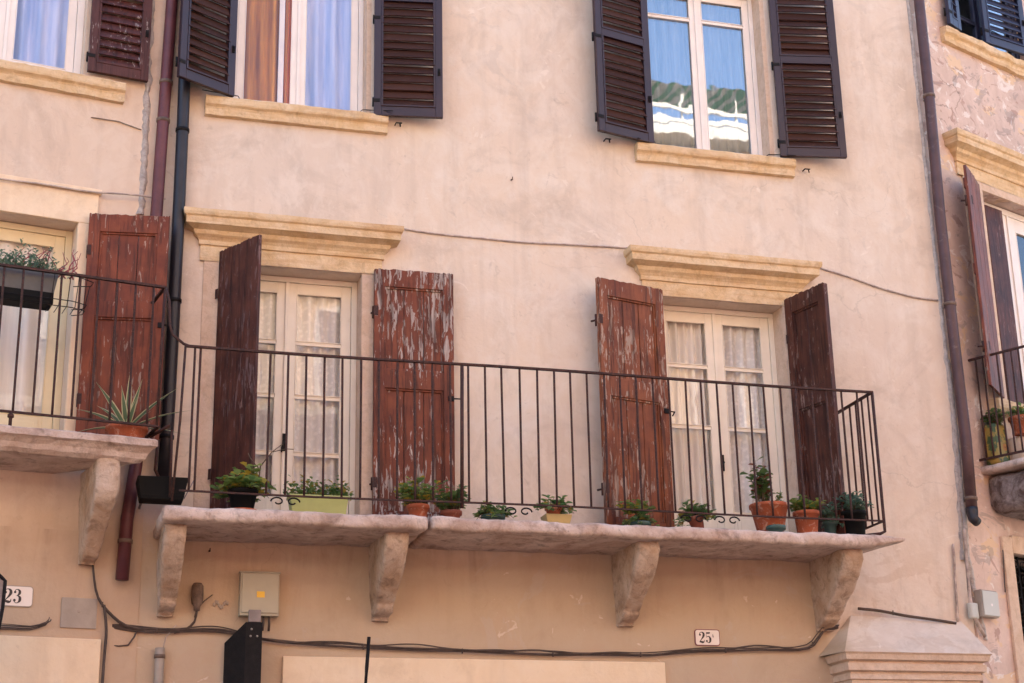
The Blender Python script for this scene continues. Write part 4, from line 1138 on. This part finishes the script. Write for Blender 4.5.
# yellow square planter with a terracotta pot inside
u, _, _ = M.at(556, 508, pv)
e = empty('square_planter', M.w(u, pv, STOP+.002)); tag(e, 'pale yellow square planter below the balcony middle', 'planter', 'flower pots lined up along the long balcony')
b = MB(); P = []
for zz, ins in ((0, .085), (.085, .105), (.085, .095), (.03, .09)): P += [(-ins, -ins*.7, zz), (ins, -ins*.7, zz), (ins, ins*.7, zz), (-ins, ins*.7, zz)]
b.add(P, [(3,2,1,0)]+[(i*4+k, i*4+(k+1) % 4, (i+1)*4+(k+1) % 4, (i+1)*4+k) for i in range(3) for k in range(4)]+[(12,13,14,15)]); b.build('planter_box', 'yellow_plastic', e, bevel=.003)
e2 = potted(553, 500, pv, .060, .125, 'terracotta', 'leaf_green', .15, .07, 90, 'small terracotta pot standing in the pale yellow planter', seed=6, z=STOP+.032, ln=.05, wd=.03, droop=.8)
potted(640, 510, pv, .075, .06, 'teal_plastic', 'leaf_green', .12, .12, 90, 'teal bowl with a few leaves before the orange red shutter', seed=7, ln=.04, droop=.6)
potted(636, 505, pv+.10, .06, .14, 'terracotta', 'leaf_fresh', .12, .10, 110, 'small terracotta pot behind the teal bowl before the orange red shutter', seed=17, ln=.04)
# tipped pot
e = potted(694, 505, pv+.02, .062, .12, 'terracotta_dark', 'leaf_green', .14, .12, 150, 'tilted terracotta pot with trailing leaves in front of the right balcony door', seed=8, ln=.05, wd=.035, droop=.7)
e.rotation_euler = (0, math.radians(-14), 0); e.location.z += .015; e.location.x += .03
p = potted(769, 508, pv, .150, .245, 'terracotta', 'leaf_dark', .09, .24, 90, 'biggest terracotta pot with a tall jade plant', seed=9, ln=.06, wd=.045, rbot=.10)
for ch in list(bpy.data.objects):
    if ch.parent == p and ch.name.split('.')[0] in ('foliage', 'stems'): ch.location = (-.06, 0, 0)
foliage('', .05, .10, 24, 'leaf_green', 91, p, .215, .03, .02).location = (.09, 0, 0)
potted(775, 515, pv-.115, .070, .050, 'teal_plastic', 'leaf_green', .03, .03, 8, 'small teal dish in front of the biggest terracotta pot', seed=10, ln=.02)
potted(806, 512, pv, .100, .200, 'terracotta', 'leaf_fresh', .115, .11, 150, 'clean terracotta pot between the biggest one and the black pot', seed=11, ln=.045, wd=.035, rbot=.078)
potted(829, 514, pv+.05, .055, .14, 'teal_plastic', 'leaf_blue', .085, .13, 120, 'narrow dark pot with blue green leaves left of the black pot', seed=12, ln=.05, wd=.02, droop=.5)
potted(853, 514, pv, .100, .215, 'black_plastic', 'leaf_blue', .13, .12, 220, 'black pot with grey green succulents at the right end of the balcony', seed=13, ln=.045, wd=.022, rbot=.082)
# black tray between the balconies
u, _, z = M.at(135, 502, -.30)
e = empty('black_trough', M.w(u, -.34, z)); tag(e, 'empty black trough wedged between the left and the long balcony', 'planter')
P = []
w_ = M.at(186, 500, -.30)[0]-u
for zz, ins in ((0, .03), (.16, 0), (.16, .012), (.02, .025)): P += [(ins, -.12+ins, zz), (w_-ins, -.12+ins, zz), (w_-ins, .12-ins, zz), (ins, .12-ins, zz)]
MB().add(P, [(3,2,1,0)]+[(i*4+k, i*4+(k+1) % 4, (i+1)*4+(k+1) % 4, (i+1)*4+k) for i in range(3) for k in range(4)]+[(12,13,14,15)]).build('trough', 'black_plastic', e, bevel=.004)
MB().tube([(w_-.03, -.13, 0), (w_+.05, -.13, .17)], .004).tube([(.05, .12, .02), (.05, .33, .02)], .01).build('wire_hook', 'lamp_grey', e)

# agave on the left balcony
u, _, _ = L.at(127, 424, -.42)
e = empty('agave', L.w(u, -.42, LT+.002), L.a); tag(e, 'variegated agave in a terracotta trough at the end of the left balcony', 'potted plant')
MB().lathe(pot_mesh(.115, .145, .12), 28).build('pot', 'terracotta', e); MB().lathe([(0, .10), (.14, .10)], 20).build('soil', 'soil', e)
b = MB(); rd = random.Random(4)
spec = [(-2.9, .30, .55), (-2.5, .36, .95), (-2.1, .28, 1.25), (-1.62, .40, 1.45), (-1.2, .34, 1.2), (-.75, .42, .85), (-.45, .40, .60), (-.1, .30, .30), (3.0, .26, .15), (-1.9, .20, .4), (-1.0, .22, .3), (1.5, .3, 1.0), (.9, .3, .8), (2.2, .3, .8), (-1.4, .25, 1.0)]
for k, (az, ln_, el) in enumerate(spec):
    def fn(i, j, az=az, ln_=ln_, el=el):
        w = .021*math.sin(PI*min(1, .18+.82*j))**.7*(1-j**3)+.001
        bend = (1.5-el)*.9*j*j
        ln_ = ln_*1.25; x = math.cos(az)*math.cos(el)*ln_*j*1.25; y = math.sin(az)*math.cos(el)*ln_*j*.7; z = .10+math.sin(el)*ln_*j-ln_*bend*.28
        sd = Vector((-math.sin(az)*.6+.5, math.cos(az)*.6, .15)).normalized(); o_ = (i-.5)*2*w
        return Vector((x, y, z))+sd*o_+Vector((0, 0, abs(i-.5)*w*.8))
    b2 = MB().grid(fn, 6, 12)
    for idx in range(len(b2.m)): b2.m[idx] = 1 if idx % 6 in (0, 5) else 0
    off = len(b.v); b.v += b2.v; b.f += [[q+off for q in f] for f in b2.f]; b.m += b2.m; b.sm += b2.sm
b.build('leaves', ['agave_green', 'agave_cream'], e)

# hanging planter box in its wire basket on the left railing
ul, _, _ = L.at(-12, 290, LY+.12); ur, _, zz1 = L.at(57, 285, LY+.12); _, _, zz0 = L.at(57, 306, LY+.12)
e = empty('hanging_planter', L.w(ul, LY+.13, zz0), L.a); tag(e, 'grey planter box with succulents hung on the left railing', 'planter')
w_ = ur-ul; h_ = .24; P = []
for zz, ins in ((0, .025), (h_, 0), (h_, .01), (h_-.02, .012)): P += [(ins*1.5, -.08+ins, zz), (w_-ins*1.5, -.08+ins, zz), (w_-ins*1.5, .08-ins, zz), (ins*1.5, .08-ins, zz)]
MB().add(P, [(3,2,1,0)]+[(i*4+k, i*4+(k+1) % 4, (i+1)*4+(k+1) % 4, (i+1)*4+k) for i in range(3) for k in range(4)]+[(12,13,14,15)]).build('trough', 'grey_plastic', e, bevel=.004)
MB().box(.03, w_-.03, -.085, .085, -.015, .07).build('saucer', 'black_plastic', e, bevel=.004)
b = MB(); rd = random.Random(8); st = MB()
for k in range(700):
    x = rd.choice([.1,.25,.33,.48,.62,.7,.85])*w_+rd.gauss(0, .05); a = rd.random()*6.28; zz = h_-.02+abs(rd.gauss(0, .065))*(1.3-abs(x/w_-.5))
    b.leaf((x, rd.uniform(-.08, .08), zz), (math.cos(a), math.sin(a), rd.uniform(.1, 1.2)), (0, 0, 1), rd.uniform(.02, .045), .018)
b.build('foliage', 'leaf_blue', e)
for k in range(16):
    x = w_*.35+k*.028; t2 = [(x, 0, h_-.02)]
    for j in range(5): t2.append((t2[-1][0]+rd.uniform(-.03, .05), rd.uniform(-.03, .03), t2[-1][2]+rd.uniform(.02, .06)))
    st.tube(t2, [.006, .006, .005, .004, .003, .002], 5)
st.tube([(w_-.06, 0, h_), (w_-.0, 0, h_+.03), (w_+.05, 0, h_+.06)], .005); st.build('stems', 'red_stem', e)
b = MB()
for (x, zz) in ((w_*.30, .24), (w_*.45, .26)): b.lathe([(0, -.012), (.012, 0), (0, .012)], 8, (x, 0, zz+.02))
b.build('flowers', 'flower_red', e)
b = MB(); W_ = w_+.20
for zz, gr_ in ((-.025, 0), (.02, .01), (.20, .05)):
    pts = [(-.05, -.09-gr_, zz), (W_*.85, -.09-gr_, zz), (W_+gr_, -.05, zz), (W_+gr_, .04, zz), (W_*.9, .09, zz)]; b.tube(pts, .0035, 5)
for k in range(5):
    x = w_-.05+k*(W_-w_+.03)/4; b.tube([(x, .08, -.02), (x, -.09, -.02), (x+.01, -.125, .20)], .003, 5)
b.tube([(W_, 0, -.02), (W_+.035, 0, .18)], .003, 5); b.build('wire_basket', 'black_iron', e)

# things on the right balcony
u, _, _ = R.at(997, 438, -.28)
e = empty('painted_planter', R.w(.43, -.10, BZ+.01), R.a); tag(e, 'yellow planter painted with sunflowers on the right balcony', 'planter')
MB().roundbox(-.095, .095, -.06, .06, 0, .36, .008, .04).build('planter_box', 'sunflower_paint', e, weld=True)
MB().box(-.08, .08, -.05, .05, .34, .363).build('soil', 'soil', e)
foliage('', .09, .12, 160, 'leaf_dark', 51, e, .34, .03, .03)
potted(1018, 400, -.25, .10, .16, 'terracotta', 'leaf_green', .10, .08, 60, 'terracotta pot cut off by the right edge of the picture', z=BZ+.28, F=R, seed=52, group='things on the right balcony')
o = MB().roundbox(-.2, .45, -.10, .10, 0, .27, .02, .05, .003).build('storage_box', 'buff_stone', loc=R.w(.78, -.16, BZ+.005), rotz=R.a, weld=True)
tag(o, 'buff box under the terracotta pot on the right balcony', 'box')

# ================================================================== ACROSS THE STREET (seen mirrored in the panes)
def far_house(x0, x1, zt, y, label, seed):
    e = empty('apartment_building', ((x0+x1)/2, y, 0)); tag(e, label, 'building'); X = -(x0+x1)/2
    MB().box(x0+X, x1+X, -8, 0, 0, zt).build('wall', 'far_wall', e)
    b = MB(); b.box(x0+X-.3, x1+X+.3, -8.2, .6, zt+.001, zt+.25); b.build('roof', 'far_band', e)
    MB().box(x0+X+.001, x1+X-.001, .001, .05, 0, 6.6).build('bounce_absorber', 'terracotta_dark', e)  # unseen dark band added to cut light bounced up under the balcony
    if seed == 2:
        b = MB()
        for q in range(3): b.box(x0+X, x1+X, .002, .05, zt+.30+q*.27, zt+.42+q*.27)
        for q in range(14): b.box(x0+X+q*1.3, x0+X+q*1.3+.06, -.04, .0, zt+.25, zt+1.5)
        b.build('terrace_railing', 'far_band', e)
        b = MB()
        for q in range(60): b.add([(x0+X+q*.28, -1.2, zt+1.6), (x0+X+q*.28+.16, -1.2, zt+1.6), (x0+X+q*.28+.16, .1, zt+1.45), (x0+X+q*.28, .1, zt+1.45)], [(0,1,2,3)])
        b.build('awning', 'awning', e)
        b = MB()
        for q in range(60): b.add([(x0+X+q*.28+.16, -1.2, zt+1.6), (x0+X+q*.28+.28, -1.2, zt+1.6), (x0+X+q*.28+.28, .1, zt+1.45), (x0+X+q*.28+.16, .1, zt+1.45)], [(0,1,2,3)])
        b.build('awning_stripes', 'far_band', e)
    z = 3.6
    while z < zt-2:
        xx = x0+1.2
        while xx < x1-1.6:
            w = MB().box(xx+X, xx+X+1.2, .002, .06, z+.2, z+2.3).build('window', 'white_paint', e); MB().box(xx+X+.1, xx+X+1.1, .061, .07, z+.3, z+2.2).build('pane', 'room_dark', w); xx += 2.6
        MB().box(x0+X+.5, x1+X-.5, .002, 1.1, z-.15, z).build('balcony_slab', 'far_band', e)
        b = MB()
        for k in range(int((x1-x0-1)/.28)): b.box(x0+X+.5+k*.28, x0+X+.53+k*.28, 1.05, 1.08, z, z+1)
        b.box(x0+X+.5, x1+X-.5, 1.03, 1.1, z+1, z+1.06); b.build('railing', 'lamp_grey', e); z += 3.1
    return e
far_house(-12, 8.5, 13.2, -17, 'ochre apartment building across the street seen only in the panes', 1)
far_house(8.8, 26, 16.35, -17, 'taller apartment building with striped balconies mirrored in the upper panes', 2)

# ================================================================== LIGHT, SKY, CAMERA
SUN_EL, SUN_AZ = 50, 165      # azimuth: degrees to the right of straight out from the facade
w = bpy.data.worlds.new('World'); scene.world = w; w.use_nodes = True
nt = w.node_tree; bg = nt.nodes['Background']; sky = nt.nodes.new('ShaderNodeTexSky'); sky.sky_type = 'NISHITA'; sky.sun_disc = False
sd = Vector((math.sin(math.radians(SUN_AZ))*math.cos(math.radians(SUN_EL)), -math.cos(math.radians(SUN_AZ))*math.cos(math.radians(SUN_EL)), math.sin(math.radians(SUN_EL))))
sky.sun_elevation = math.radians(SUN_EL); sky.sun_rotation = math.atan2(sd.x, sd.y)
sky.air_density = 1.0; sky.dust_density = 1.0; sky.ozone_density = 1.0
nt.links.new(sky.outputs[0], bg.inputs[0]); bg.inputs[1].default_value = .085
sun = bpy.data.lights.new('sun', 'SUN'); sun.energy = 5.0; sun.angle = math.radians(.5); sun.color = (1, .86, .68)
so = bpy.data.objects.new('sun', sun); COL.objects.link(so); so.rotation_euler = (-sd).to_track_quat('-Z', 'Y').to_euler(); so.location = (5, -20, 30)

cam = bpy.data.cameras.new('camera'); co = bpy.data.objects.new('camera', cam); COL.objects.link(co)
cam.sensor_width = 36; cam.lens = FOC/IW*36; cam.clip_end = 500; cam.clip_start = .1
mw = ROT.to_4x4(); mw.translation = CAM; co.matrix_world = mw; scene.camera = co
scene.view_settings.view_transform = 'Standard'; scene.view_settings.look = 'None'
scene.view_settings.exposure = 2.88; scene.view_settings.gamma = 1
scene.view_settings.use_curve_mapping = False
